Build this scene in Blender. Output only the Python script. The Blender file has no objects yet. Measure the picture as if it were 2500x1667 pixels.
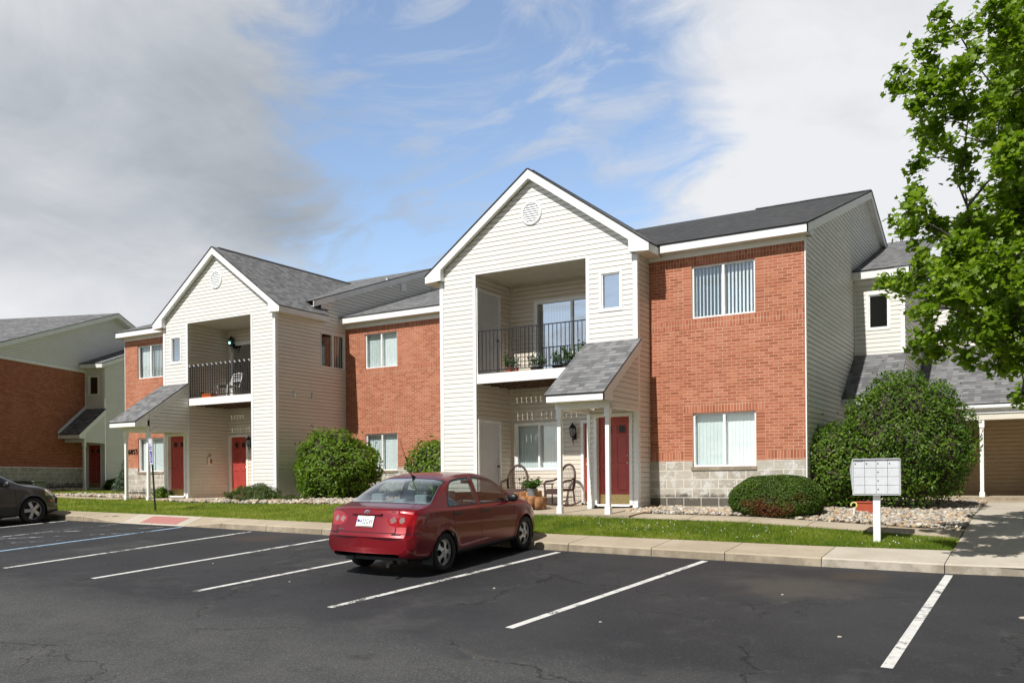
import bpy, bmesh, math, random
import numpy as np
from mathutils import Vector, Matrix, noise as mnoise
from mathutils.bvhtree import BVHTree
rng = np.random.default_rng(7); random.seed(7)
SC = bpy.context.scene
COL = SC.collection
# sky composition, with clouds added out of view: (direction, sharpness, amount)
SKY_BLOBS = [((-.85, .45, .34), 13, .74), ((-.78, .52, .40), 30, .24), ((.02, .95, .30), 15, .86), ((-.20, .92, .31), 36, .36), ((-.57, .73, .38), 26, -.50), ((-.42, .82, .40), 26, -.40), ((-.48, .74, .48), 30, -.24), ((-.55, .78, .28), 50, -.22), ((-.40, .88, .26), 60, -.14), ((-.66, .73, .12), 24, .20), ((0, -1, .5), 1.2, .7), ((1, -.1, .3), 1.5, .5), ((0, 0, 1), 4, .3), ((-.4, -.9, .14), 9, -1.2)]  # trailing entries lie out of view, added to shape ambient light and reflections
SHADE_BLOBS = [((-.77, .54, .36), 46, -.42), ((-.83, .50, .27), 40, -.10), ((-.70, .66, .29), 80, -.20), ((-.82, .42, .50), 14, .36), ((-.14, .94, .33), 14, .28), ((-.84, .52, .15), 50, .20), ((0, 0, 1), 4, -.95), ((1, -.1, .2), 1.8, -.62), ((0, -.8, .6), 2.2, -.60), ((-.3, -.95, .06), 7, .70)]  # out-of-view clouds added to dim ambient light; low bright one feeds window reflections
LINES = [((-15.0, 8.2), (-15.07, 13.62), 'linew'), ((-12.63, 8.25), (-12.53, 13.6), 'linew'), ((-10.27, 8.25), (-10.05, 13.62), 'linew'), ((-7.78, 8.3), (-7.44, 13.72), 'linew'), ((-5.18, 8.38), (-4.82, 13.86), 'linew'),
  ((-1.30, 8.62), (-1.28, 14.08), 'linew'), ((-17.2, 8.2), (-17.31, 13.55), 'lineb'), ((-19.6, 8.2), (-19.44, 13.4), 'linef'), ((-21.6, 8.2), (-21.43, 13.3), 'linew'), ((-19.42, 10.2), (-17.36, 12.4), 'linef'), ((-19.1, 9.2), (-17.34, 11.3), 'linef'), ((-19.4, 11.6), (-17.7, 13.36), 'linef'),
  ((-24.2, 8.2), (-24.1, 13.1), 'linew'), ((2.4, 8.9), (2.45, 14.3), 'linew')]
MAPLE = [((-1.57,12.4,5.13),0.21),((-1.46,13.22,5.64),0.25),((-1.21,12.95,5.77),0.16),((-1.31,13.46,6.29),0.1),((-1.05,13.68,6.14),0.14),((-1.28,12.16,4.74),0.27),((-1.01,12.19,4.92),0.28),((-0.94,14.26,5.98),0.21),((-1.15,12.71,4.59),0.28),((-0.89,12.81,4.75),0.24),((-1.43,14.35,4.87),0.23),((-1.1,13.26,4.24),0.19),((-1.55,13.89,4.85),0.13),((-1.02,13.33,4.02),0.13),((-1.58,13.38,4.35),0.09),((-0.58,12.6,5.79),0.28),((-0.41,14.41,6.25),0.35),((-0.51,15.16,6.18),0.37),((-0.3,14.08,5.3),0.39),((-0.62,14.65,5.5),0.27),((-0.47,14.5,5.03),0.32),((-0.27,12.48,3.9),0.31),((-0.64,14.7,4.7),0.25),((-0.44,14.23,4.07),0.3),((-1.55,12.57,3.7),0.16),((-1.53,11.92,3.29),0.17),((-1.84,13.78,3.62),0.15),((-1.43,13.07,3.32),0.29),((-1.16,13.84,3.37),0.3),((-0.87,14.98,3.87),0.32),((-0.53,14.61,3.66),0.35),((-0.35,15.45,3.47),0.4),((-1.23,12.99,2.83),0.28),((-1.63,13.75,2.95),0.2),((-1.74,12.81,2.59),0.14),((-2.07,13.81,2.82),0.08),((-1.67,13.92,2.7),0.21),((-1.33,12.2,2.14),0.21),((-1.05,12.47,2.29),0.27),((-0.74,12.73,2.51),0.31),((-0.57,15.47,2.75),0.37),((-1.34,13.03,1.84),0.2),((-1.12,13.63,2.04),0.25),((-0.76,13.02,1.82),0.24),((-0.55,13.87,2.02),0.29),((-0.34,13.57,1.63),0.27),((-0.91,13.08,1.54),0.12),((-0.68,14.07,1.55),0.14),((-1.28,13.43,1.65),0.12),((-0.39,15.36,1.23),0.14),((-1.57,13.49,1.75),0.11),((-0.36,15.47,2.6),0.37),((-0.77,14.97,2.44),0.3),((-1.06,14.57,3.13),0.3),((-0.33,14.59,3.86),0.35),((-0.49,12.7,5.45),0.21),((-0.37,15.22,6.96),0.31),((-0.44,15.55,6.25),0.37),((-0.6,15.24,5.55),0.31),((-0.36,14.21,4.73),0.34),((-0.35,14.72,4.07),0.29),((-0.52,12.85,2.71),0.31),((-0.45,15.07,2.91),0.36),((-0.61,14.07,3.31),0.29),((-0.98,12.88,2.99),0.24),((-1.12,12.25,2.41),0.21),((-0.94,14.3,2.48),0.24),((-0.88,15.37,5.22),0.21),((-0.47,12.45,3.78),0.2),((-0.69,14.81,4.1),0.2),((-0.39,13.63,2.08),0.33),((-0.79,12.67,1.88),0.22),((-0.19,13.34,5.48),0.32),((-0.17,15.02,5.14),0.36),((-0.19,15.38,3.73),0.37),((-0.16,12.48,2.29),0.3),((-0.53,14.26,1.73),0.2)]
# ------------------------------------------------------------------ camera
F_PX, W_PX, H_PX = 2160.0, 2500.0, 1667.0
NV = math.hypot(3533.0, F_PX)
RIGHT = Vector((3533.0/NV, F_PX/NV, 0)); FWD = Vector((-F_PX/NV, 3533.0/NV, 0)); UP = Vector((0, 0, 1))
ROLL = 0.0078
cam_d = bpy.data.cameras.new('camera'); cam = bpy.data.objects.new('camera', cam_d); COL.objects.link(cam)
cr, sr = math.cos(ROLL), math.sin(ROLL)
r2 = RIGHT*cr + UP*sr*-1.0; u2 = UP*cr + RIGHT*sr
cam.matrix_world = Matrix(((r2.x, u2.x, -FWD.x, 0), (r2.y, u2.y, -FWD.y, 0), (r2.z, u2.z, -FWD.z, 0), (0, 0, 0, 1)))
cam_d.sensor_width = 36.0; cam_d.lens = 36.0*F_PX/W_PX
cam_d.shift_x = 0.0; cam_d.shift_y = (1170.0-H_PX/2)/W_PX
cam_d.clip_start = 0.1; cam_d.clip_end = 3000
SC.camera = cam
SC.render.resolution_x = 1024; SC.render.resolution_y = 682
# ------------------------------------------------------------------ light
SUN_EL = math.radians(47.2)
SUN_DIR = Vector((0.055, 1.0, -math.tan(SUN_EL))).normalized()
sun_d = bpy.data.lights.new('sun', 'SUN'); sun_d.energy = 3.55; sun_d.angle = math.radians(0.55); sun_d.color = (1.0, 0.968, 0.91)
sun = bpy.data.objects.new('sun', sun_d); COL.objects.link(sun)
sun.rotation_euler = SUN_DIR.to_track_quat('-Z', 'Y').to_euler(); sun.location = (0, -30, 40)
SC.view_settings.view_transform = 'Standard'; SC.view_settings.look = 'None'
SC.view_settings.exposure = 0.50; SC.view_settings.gamma = 1.0
SC.cycles.max_bounces = 8; SC.cycles.transparent_max_bounces = 24; SC.cycles.use_denoising = True
try: SC.cycles.denoiser = 'OPENIMAGEDENOISE'
except Exception: pass
SC.cycles.sample_clamp_indirect = 6.0

class NT:
    def __init__(s, tree): s.t = tree; tree.nodes.clear()
    def __call__(s, typ, ins=None, **kw):
        n = s.t.nodes.new(typ)
        for k, v in kw.items(): setattr(n, k, v)
        for k, v in (ins or {}).items():
            sock = n.inputs[k]
            if isinstance(v, bpy.types.NodeSocket): s.t.links.new(v, sock)
            else:
                if hasattr(sock.default_value, '__len__') and hasattr(v, '__len__') and len(sock.default_value) == 4 and len(v) == 3: v = (*v, 1)
                sock.default_value = v
        return n
    def math(s, op, a, b=0.0, c=0.0, clamp=False):
        return s('ShaderNodeMath', {0: a, 1: b, 2: c}, operation=op, use_clamp=clamp).outputs[0]
    def vmath(s, op, a, b=(0, 0, 0)):
        n = s('ShaderNodeVectorMath', {0: a, 1: b}, operation=op)
        return n.outputs['Value'] if op in ('DOT_PRODUCT', 'LENGTH', 'DISTANCE') else n.outputs[0]
    def mix(s, f, a, b, bt='MIX'):
        n = s('ShaderNodeMix', data_type='RGBA', blend_type=bt)
        for i, v in ((0, f), (6, a), (7, b)):
            if isinstance(v, bpy.types.NodeSocket): s.t.links.new(v, n.inputs[i])
            else: n.inputs[i].default_value = v if i == 0 else ((*v, 1) if len(v) == 3 else v)
        return n.outputs[2]
    def ramp(s, f, stops):
        n = s('ShaderNodeValToRGB', {0: f}); e = n.color_ramp.elements
        while len(e) < len(stops): e.new(0.5)
        for i, (p, c) in enumerate(stops):
            e[i].position = p; e[i].color = (c, c, c, 1) if not hasattr(c, '__len__') else (*c, 1)
        return n.outputs[0]
    def noise(s, vec, scale, detail=4, rough=.55, dist=0.0):
        return s('ShaderNodeTexNoise', {'Vector': vec, 'Scale': scale, 'Detail': detail, 'Roughness': rough, 'Distortion': dist}).outputs[0]
    def smooth(s, x, a, b):
        return s('ShaderNodeMapRange', {0: x, 1: a, 2: b, 3: 0.0, 4: 1.0}, interpolation_type='SMOOTHSTEP').outputs[0]

# ------------------------------------------------------------------ world: sky + clouds by direction
world = bpy.data.worlds.new('World'); SC.world = world; world.use_nodes = True
w = NT(world.node_tree)
sky = w('ShaderNodeTexSky', sky_type='NISHITA', sun_disc=False, sun_elevation=SUN_EL, sun_rotation=math.pi, altitude=200, air_density=1.0, dust_density=1.2, ozone_density=.9)
tc = w('ShaderNodeTexCoord').outputs['Generated']
sep = w('ShaderNodeSeparateXYZ', {0: tc})
# project direction on a cloud deck so that clouds flatten towards the horizon
zc = w.math('MAXIMUM', w.math('ADD', sep.outputs[2], 0.28), 0.05)
deck = w('ShaderNodeCombineXYZ', {0: w.math('DIVIDE', sep.outputs[0], zc), 1: w.math('DIVIDE', sep.outputs[1], zc), 2: 0.0}).outputs[0]
def blob(d, sharp):
    d = Vector(d).normalized()
    a = w.math('SUBTRACT', 1.0, w.vmath('DOT_PRODUCT', w.vmath('NORMALIZE', tc), tuple(d)))
    return w.math('POWER', 2.718, w.math('MULTIPLY', a, -sharp))
stx = w.vmath('MULTIPLY', deck, (1.0, .8, 1.0))
SKY_BIAS = -0.07; SHADE_BIAS = .74
n1 = w.noise(deck, 1.5, 9, .58, .5)
n2 = w.noise(w.vmath('ADD', stx, (3.1, 7.7, 0)), 4.2, 10, .64, .9)
n3 = w.noise(w.vmath('ADD', deck, (9.1, 1.7, 0)), 1.3, 6, .52, .3)
dens = w.math('ADD', w.math('MULTIPLY', w.math('SUBTRACT', n1, .5), 1.3), w.math('MULTIPLY', w.math('SUBTRACT', n2, .5), 1.75))
dens = w.math('ADD', dens, SKY_BIAS)
for d, sh, amt in SKY_BLOBS: dens = w.math('ADD', dens, w.math('MULTIPLY', blob(d, sh), amt))
cover = w.math('ADD', w.math('MULTIPLY', w.smooth(dens, -.34, .36), .95), .05)
wisp = w.noise(w.vmath('ADD', w.vmath('MULTIPLY', deck, (1.0, 1.7, 1.0)), (2.2, 5.1, 0)), 3.0, 9, .62, 1.1)
cover = w.math('MAXIMUM', cover, w.math('ADD', w.math('MULTIPLY', w.smooth(wisp, .44, .72), .62), w.math('MULTIPLY', w.smooth(sep.outputs[2], .30, .08), .35)))
shade = w.math('ADD', w.math('MULTIPLY', w.math('SUBTRACT', n3, .5), 1.15), w.math('MULTIPLY', w.math('SUBTRACT', n2, .5), .34))
shade = w.math('ADD', shade, SHADE_BIAS)
for d, sh, amt in SHADE_BLOBS: shade = w.math('ADD', shade, w.math('MULTIPLY', blob(d, sh), amt))
ccol = w.ramp(shade, [(0.0, (.055, .062, .075)), (.26, (.22, .25, .285)), (.50, (.345, .37, .405)), (.70, (.46, .475, .50)), (.95, (.60, .61, .63))])
bg1 = w('ShaderNodeBackground', {'Color': sky.outputs[0], 'Strength': .145})
bg2 = w('ShaderNodeBackground', {'Color': ccol, 'Strength': 1.0})
mx = w('ShaderNodeMixShader', {0: cover, 1: bg1.outputs[0], 2: bg2.outputs[0]})
w('ShaderNodeOutputWorld', {0: mx.outputs[0]})

# ------------------------------------------------------------------ mesh helpers
class MB:
    """collects faces in local (s,d,z) frames and links them as ONE mesh object"""
    def __init__(s, M=None): s.v = []; s.f = []; s.m = []; s.uv = []; s.setM(M); s.mi = 0
    def setM(s, M):
        s.M = M or (lambda p: p)
        o = Vector(s.M((0, 0, 0))); a = Vector(s.M((1, 0, 0)))-o; b = Vector(s.M((0, 1, 0)))-o; c = Vector(s.M((0, 0, 1)))-o
        s.flip = a.cross(b).dot(c) < 0
        return s
    def face(s, pts, uv=None, mi=None):
        pts = [tuple(p) for p in pts]
        if uv is None: uv = [(0, 0)]*len(pts)
        w_ = [s.M(p) for p in pts]
        if s.flip: w_ = w_[::-1]; uv = list(uv)[::-1]
        i = len(s.v); s.v += [tuple(p) for p in w_]; s.f.append(tuple(range(i, i+len(w_)))); s.uv += list(uv); s.m.append(s.mi if mi is None else mi)
    def box(s, x0, x1, y0, y1, z0, z1, mi=None):
        x0, x1 = sorted((x0, x1)); y0, y1 = sorted((y0, y1)); z0, z1 = sorted((z0, z1))
        s.prism([(x0, y0), (x1, y0), (x1, y1), (x0, y1)], z0, z1, mi)
    def prism(s, poly, z0, z1, mi=None):
        n = len(poly); A = sum(poly[i][0]*poly[(i+1) % n][1]-poly[(i+1) % n][0]*poly[i][1] for i in range(n))
        if A < 0: poly = poly[::-1]
        s.face([(x, y, z1) for x, y in poly], [(x, y) for x, y in poly], mi)
        s.face([(x, y, z0) for x, y in poly][::-1], [(x, y) for x, y in poly][::-1], mi)
        for i in range(n):
            (xa, ya), (xb, yb) = poly[i], poly[(i+1) % n]
            L = math.hypot(xb-xa, yb-ya)
            s.face([(xa, ya, z0), (xb, yb, z0), (xb, yb, z1), (xa, ya, z1)], [(0, z0), (L, z0), (L, z1), (0, z1)], mi)
    def slab(s, pts, t, mi=None, uvs=None):
        """planar polygon pts (3d) extruded by vector t"""
        P = [Vector(p) for p in pts]; t = Vector(t); n = (P[1]-P[0]).cross(P[2]-P[0])
        if n.dot(t) < 0: P = P[::-1]; uvs = uvs[::-1] if uvs else None
        Q = [p+t for p in P]; k = len(P)
        s.face(Q, uvs, mi); s.face(P[::-1], uvs[::-1] if uvs else None, mi)
        for i in range(k): s.face([P[i], P[(i+1) % k], Q[(i+1) % k], Q[i]], None, mi)
    def tube(s, path, r, n=8, cap=True, mi=None):
        P = [Vector(p) for p in path]; R = r if hasattr(r, '__len__') else [r]*len(P); rings = []
        prev = None
        for i, p in enumerate(P):
            t = (P[min(i+1, len(P)-1)]-P[max(i-1, 0)]).normalized()
            a = prev if prev is not None else (Vector((0, 0, 1)) if abs(t.z) < .9 else Vector((1, 0, 0)))
            u = (a-t*a.dot(t)); u = u.normalized() if u.length > 1e-6 else t.orthogonal().normalized(); v = t.cross(u); prev = u
            rings.append([p+(u*math.cos(2*math.pi*j/n)+v*math.sin(2*math.pi*j/n))*R[i] for j in range(n)])
        for a, b in zip(rings, rings[1:]):
            for j in range(n): s.face([a[j], a[(j+1) % n], b[(j+1) % n], b[j]], None, mi)
        if cap: s.face(rings[0][::-1], None, mi); s.face(rings[-1], None, mi)
    def lathe(s, prof, c, n=24, mi=None, axis='z'):
        def P(r, h, a):
            x, y = r*math.cos(a), r*math.sin(a)
            return (c[0]+x, c[1]+y, c[2]+h) if axis == 'z' else ((c[0]+x, c[1]-h, c[2]+y) if axis == 'y' else (c[0]+h, c[1]+x, c[2]+y))
        for (r0, h0), (r1, h1) in zip(prof, prof[1:]):
            for j in range(n):
                a0, a1 = 2*math.pi*j/n, 2*math.pi*(j+1)/n
                q = [P(r0, h0, a0), P(r0, h0, a1), P(r1, h1, a1), P(r1, h1, a0)]
                if r0 < 1e-6: q = q[1:]
                elif r1 < 1e-6: q = q[:3]
                s.face(q, None, mi)
    def build(s, name, mats, parent=None, smooth=False, weld=False, bevel=0):
        if not isinstance(mats, (list, tuple)): mats = [mats]
        me = bpy.data.meshes.new(name); me.from_pydata(s.v, [], s.f)
        ul = me.uv_layers.new(name='UVMap'); ul.data.foreach_set('uv', np.array(s.uv, dtype=np.float32).ravel())
        for m in mats: me.materials.append(m)
        me.polygons.foreach_set('material_index', np.array(s.m, dtype=np.int32))
        if weld or bevel:
            bm = bmesh.new(); bm.from_mesh(me); bmesh.ops.remove_doubles(bm, verts=bm.verts, dist=1e-4)
            if bevel:
                ed = [e for e in bm.edges if len(e.link_faces) == 2 and e.calc_face_angle(0) > .5]
                bmesh.ops.bevel(bm, geom=ed, offset=bevel, segments=2, affect='EDGES', profile=.6)
            bm.to_mesh(me); bm.free()
        if smooth: me.polygons.foreach_set('use_smooth', np.ones(len(me.polygons), dtype=bool))
        me.update()
        o = bpy.data.objects.new(name, me); COL.objects.link(o)
        if parent is not None: put(o, parent)
        return o
def put(o, parent):
    o.parent = parent; o.matrix_parent_inverse = parent.matrix_world.inverted()
def tag(o, label, cat=None, group=None, kind=None):
    o['label'] = label
    if cat: o['category'] = cat
    if group: o['group'] = group
    if kind: o['kind'] = kind
    return o
def thing(name, label, cat, loc=(0, 0, 0), group=None, rz=0):
    o = bpy.data.objects.new(name, None); COL.objects.link(o); o.location = loc; o.rotation_euler = (0, 0, rz); o.empty_display_size = .2
    o.matrix_world = Matrix.Translation(loc) @ Matrix.Rotation(rz, 4, 'Z')
    return tag(o, label, cat, group)
def npmesh(name, V, faces, mats, parent=None, smooth=False, attrs=None, mi=None):
    """V (n,3); faces (m,k) fixed size"""
    V = np.asarray(V, np.float32); faces = np.asarray(faces, np.int32); me = bpy.data.meshes.new(name)
    m, k = faces.shape
    me.vertices.add(len(V)); me.vertices.foreach_set('co', V.ravel())
    me.loops.add(m*k); me.loops.foreach_set('vertex_index', faces.ravel())
    me.polygons.add(m); me.polygons.foreach_set('loop_start', np.arange(m, dtype=np.int32)*k)
    me.update(calc_edges=True)
    for mm in (mats if isinstance(mats, (list, tuple)) else [mats]): me.materials.append(mm)
    if mi is not None: me.polygons.foreach_set('material_index', np.asarray(mi, np.int32))
    me.polygons.foreach_set('use_smooth', np.full(m, bool(smooth)))
    for nm, arr in (attrs or {}).items():
        a = me.attributes.new(nm, 'FLOAT', 'POINT'); a.data.foreach_set('value', np.asarray(arr, np.float32))
    me.validate(); me.update()
    o = bpy.data.objects.new(name, me); COL.objects.link(o)
    if parent is not None: put(o, parent)
    return o
def text_mesh(name, body, size, M, m, parent=None, extrude=.003, align='CENTER', squash=1.0):
    cu = bpy.data.curves.new(name, 'FONT'); cu.body = body; cu.size = size; cu.extrude = extrude; cu.align_x = align; cu.align_y = 'CENTER'; cu.resolution_u = 3
    to = bpy.data.objects.new(name+'_tmp', cu); COL.objects.link(to)
    dg = bpy.context.evaluated_depsgraph_get(); me = bpy.data.meshes.new_from_object(to.evaluated_get(dg)); me.name = name
    bpy.data.objects.remove(to); me.transform(M @ Matrix.Diagonal((squash, 1, 1, 1))); me.materials.clear(); me.materials.append(m)
    o = bpy.data.objects.new(name, me); COL.objects.link(o)
    if parent is not None: put(o, parent)
    return o
# ------------------------------------------------------------------ materials
def newmat(name):
    m = bpy.data.materials.new(name); m.use_nodes = True; return m, NT(m.node_tree)
def out(n, sh): n('ShaderNodeOutputMaterial', {0: sh})
def simple(name, col, rough=.5, metal=0.0, spec=.5, coat=0.0, var=0.0, vscale=8.0, bump=0.0, bscale=60.0, emit=None, trans=0.0):
    m, n = newmat(name); c = col
    co = n('ShaderNodeTexCoord').outputs['Object']
    if var:
        f = n.noise(co, vscale, 5, .6)
        c = n.mix(n.smooth(f, .3, .7), tuple(x*(1-var) for x in col), tuple(min(1, x*(1+var*.6)) for x in col))
    ins = {'Base Color': c, 'Roughness': rough, 'Metallic': metal, 'Specular IOR Level': spec, 'Coat Weight': coat, 'Coat Roughness': .03, 'Transmission Weight': trans}
    if bump: ins['Normal'] = n('ShaderNodeBump', {'Strength': bump, 'Distance': .01, 'Height': n.noise(co, bscale, 4, .6)}).outputs[0]
    p = n('ShaderNodeBsdfPrincipled', ins)
    if emit: p.inputs['Emission Color'].default_value = (*emit[0], 1); p.inputs['Emission Strength'].default_value = emit[1]
    out(n, p.outputs[0]); return m
M = {}
def siding(name, col):
    m, n = newmat(name); g = n('ShaderNodeNewGeometry').outputs['Position']
    f = n.noise(g, 1.3, 5, .62); d = n.noise(n.vmath('MULTIPLY', g, (5, 5, .7)), 1.0, 6, .7)
    sp = n('ShaderNodeSeparateXYZ', {0: g})
    low = n.math('SUBTRACT', 1.0, n.smooth(sp.outputs[2], -.7, .9))      # dirt splashed up from the ground
    c = n.mix(n.smooth(f, .35, .7), tuple(x*.95 for x in col), col)
    c = n.mix(n.math('MULTIPLY', n.smooth(d, .55, .8), .22), c, (.40, .39, .33))
    c = n.mix(n.math('MULTIPLY', low, n.math('MULTIPLY', n.smooth(d, .35, .7), .28)), c, (.33, .31, .24))
    pid = n.math('FLOOR', n.math('DIVIDE', n.math('ADD', sp.outputs[2], 1.0), .229)); seg = n.math('FLOOR', n.math('DIVIDE', n.math('ADD', n.math('ADD', sp.outputs[0], sp.outputs[1]), n.math('MULTIPLY', pid, 1.37)), 3.6))
    wn = n('ShaderNodeTexWhiteNoise', {'Vector': n('ShaderNodeCombineXYZ', {0: pid, 1: seg}).outputs[0]}, noise_dimensions='2D').outputs[0]
    c = n.mix(n.math('MULTIPLY', wn, .5), c, tuple(a*b for a, b in zip(col, (.925, .90, .88))))
    b = n('ShaderNodeBump', {'Strength': .25, 'Distance': .02, 'Height': n.noise(n.vmath('MULTIPLY', g, (.8, .8, 9)), 1.6, 3, .5)}).outputs[0]
    out(n, n('ShaderNodeBsdfPrincipled', {'Base Color': c, 'Roughness': .48, 'Specular IOR Level': .35, 'Normal': b}).outputs[0]); return m
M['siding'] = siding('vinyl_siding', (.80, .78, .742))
M['siding_shade'] = siding('vinyl_siding_shade', (.74, .67, .57))  # same siding as outside; the recess's warm shade is put into the colour
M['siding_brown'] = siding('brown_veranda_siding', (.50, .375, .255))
M['trim'] = simple('white_trim', (.86, .86, .85), .42, var=.05, vscale=3)
M['trim_dk'] = simple('soffit_cream', (.72, .68, .58), .6, var=.06)
M['white'] = simple('white_paint', (.84, .85, .86), .4)
def bricks(name, mode, tone=(1, 1, 1)):
    m, n = newmat(name); uv = n('ShaderNodeUVMap').outputs[0]; g = n('ShaderNodeNewGeometry').outputs['Position']
    if mode == 'soldier': uv = n('ShaderNodeVectorRotate', {'Vector': uv, 'Angle': math.pi/2}, rotation_type='Z_AXIS').outputs[0]
    br = n('ShaderNodeTexBrick', {'Vector': uv, 'Color1': (0, 0, 0, 1), 'Color2': (1, 1, 1, 1), 'Mortar': (.5, .5, .5, 1), 'Scale': 1.0, 'Mortar Size': .0062, 'Mortar Smooth': .25, 'Bias': 0.0,
            'Brick Width': .2033, 'Row Height': .0677}, offset=.5 if mode == 'running' else 0.0, squash=1.0)
    rnd = br.outputs['Color']; fac = br.outputs['Fac']
    big = n.noise(g, .55, 4, .6); fine = n.noise(g, 38.0, 5, .65); blot = n.noise(g, 3.2, 4, .6)
    c = n.ramp(rnd, [(0.0, (.32, .100, .056)), (.35, (.385, .125, .071)), (.7, (.435, .152, .088)), (1.0, (.49, .19, .115))])
    c = n.mix(n.math('MULTIPLY', n.smooth(big, .48, .72), .35), c, (.55, .22, .135))
    c = n.mix(n.math('MULTIPLY', n.smooth(blot, .58, .82), .30), c, (.38, .11, .065))
    c = n.mix(n.math('MULTIPLY', n.smooth(fine, .5, .8), .22), c, (.50, .24, .16))
    stk = n.noise(n.vmath('MULTIPLY', g, (3.2, 3.2, .22)), 1.0, 5, .65); c = n.mix(n.math('MULTIPLY', n.smooth(stk, .54, .74), .30), c, (.27, .10, .07))
    mo = n.mix(n.smooth(n.noise(g, 2.0, 4, .6), .35, .7), (.50, .315, .205), (.61, .42, .295))
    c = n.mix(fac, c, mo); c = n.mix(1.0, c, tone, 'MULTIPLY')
    h = n.math('ADD', n.math('MULTIPLY', n.math('SUBTRACT', 1.0, fac), 1.0), n.math('MULTIPLY', fine, .35))
    b = n('ShaderNodeBump', {'Strength': .55, 'Distance': .006, 'Height': h}).outputs[0]
    out(n, n('ShaderNodeBsdfPrincipled', {'Base Color': c, 'Roughness': .85, 'Specular IOR Level': .2, 'Normal': b}).outputs[0]); return m
M['brick'] = bricks('red_brick', 'running'); M['soldier'] = bricks('red_brick_soldier', 'soldier'); M['stack'] = bricks('red_brick_stack', 'stack')
M['brick_shade'] = bricks('shaded_red_brick', 'running', (.92, .80, .76)); M['soldier_shade'] = bricks('shaded_red_brick_soldier', 'soldier', (.92, .80, .76))  # same brick darkened to deepen the far wall's shade, and turned redder
def stone():
    m, n = newmat('split_face_block'); uv = n('ShaderNodeUVMap').outputs[0]; g = n('ShaderNodeNewGeometry').outputs['Position']
    br = n('ShaderNodeTexBrick', {'Vector': uv, 'Color1': (0, 0, 0, 1), 'Color2': (1, 1, 1, 1), 'Scale': 1.0, 'Mortar Size': .010, 'Mortar Smooth': .2, 'Brick Width': .406, 'Row Height': .2033}, offset=.5)
    fac = br.outputs['Fac']; rnd = br.outputs['Color']; sp = n('ShaderNodeSeparateXYZ', {0: uv})
    a = n.noise(g, 14, 6, .7); s2 = n.noise(g, 2.4, 6, .72); s3 = n.noise(n.vmath('ADD', g, (5, 3, 1)), 4.5, 5, .7)
    c = n.mix(rnd, (.36, .325, .265), (.47, .43, .365))
    c = n.mix(n.math('MULTIPLY', n.smooth(a, .42, .66), .45), c, (.56, .53, .47))
    c = n.mix(n.math('MULTIPLY', n.smooth(s3, .50, .62), .65), c, (.68, .68, .67))         # efflorescence
    dirt = n.math('ADD', n.math('SUBTRACT', 1.0, n.smooth(sp.outputs[1], -.92, -.50)), n.math('MULTIPLY', n.math('SUBTRACT', s2, .5), 1.7))
    c = n.mix(n.math('MULTIPLY', n.smooth(dirt, .45, .85), .88), c, (.075, .065, .05))
    c = n.mix(fac, c, n.mix(n.math('MULTIPLY', n.smooth(dirt, .6, 1.0), .6), (.72, .68, .60), (.34, .32, .28)))
    h = n.math('ADD', n.math('MULTIPLY', n.math('SUBTRACT', 1.0, fac), .6), n.noise(g, 11, 6, .75))
    b = n('ShaderNodeBump', {'Strength': .6, 'Distance': .015, 'Height': h}).outputs[0]
    out(n, n('ShaderNodeBsdfPrincipled', {'Base Color': c, 'Roughness': .9, 'Specular IOR Level': .2, 'Normal': b}).outputs[0]); return m
M['stone'] = stone()
def shingle(name, dark, mid, light):
    m, n = newmat(name); uv = n('ShaderNodeUVMap').outputs[0]; g = n('ShaderNodeNewGeometry').outputs['Position']
    br = n('ShaderNodeTexBrick', {'Vector': uv, 'Color1': (0, 0, 0, 1), 'Color2': (1, 1, 1, 1), 'Scale': 1.0, 'Mortar Size': .0, 'Brick Width': .15, 'Row Height': .135}, offset=.37, offset_frequency=1)
    sp = n('ShaderNodeSeparateXYZ', {0: uv})
    ph = n.math('FRACT', n.math('DIVIDE', sp.outputs[1], .135))
    gr = n.noise(g, 90, 3, .7); big = n.noise(g, .7, 4, .6)
    c = n.ramp(br.outputs['Color'], [(0.0, dark), (.5, mid), (1.0, light)])
    c = n.mix(n.math('MULTIPLY', n.smooth(gr, .35, .7), .5), c, tuple(x*1.35 for x in light))
    c = n.mix(n.math('MULTIPLY', n.smooth(big, .45, .75), .3), c, tuple(x*.8 for x in dark))
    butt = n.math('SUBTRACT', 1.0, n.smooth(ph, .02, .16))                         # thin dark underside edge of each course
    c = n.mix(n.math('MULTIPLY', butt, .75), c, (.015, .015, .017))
    h = n.math('ADD', n.math('MULTIPLY', n.math('SUBTRACT', 1.0, ph), 1.0), n.math('ADD', n.math('MULTIPLY', br.outputs['Color'], .35), n.math('MULTIPLY', gr, .2)))
    b = n('ShaderNodeBump', {'Strength': .7, 'Distance': .012, 'Height': h}).outputs[0]
    out(n, n('ShaderNodeBsdfPrincipled', {'Base Color': c, 'Roughness': .92, 'Specular IOR Level': .15, 'Normal': b}).outputs[0]); return m
M['shingle'] = shingle('asphalt_shingles', (.085, .086, .09), (.15, .151, .156), (.235, .235, .24))
M['shingle_dark'] = shingle('dark_asphalt_shingles', (.042, .043, .045), (.060, .061, .063), (.085, .085, .087))
M['door'] = simple('red_door_paint', (.40, .055, .045), .38, var=.10, vscale=4)
M['doorg'] = simple('grey_white_door', (.66, .67, .70), .5, var=.05)
M['brass'] = simple('brass', (.62, .46, .20), .35, .9, var=.15, vscale=20)
M['chrome'] = simple('chrome', (.75, .75, .76), .15, 1.0)
M['black'] = simple('black_metal', (.012, .012, .013), .4)
M['blackp'] = simple('black_plastic', (.018, .018, .02), .5)
M['rubber'] = simple('rubber', (.016, .016, .017), .75, bump=.2)
M['dark'] = simple('dark_room', (.02, .02, .022), .9)
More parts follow.
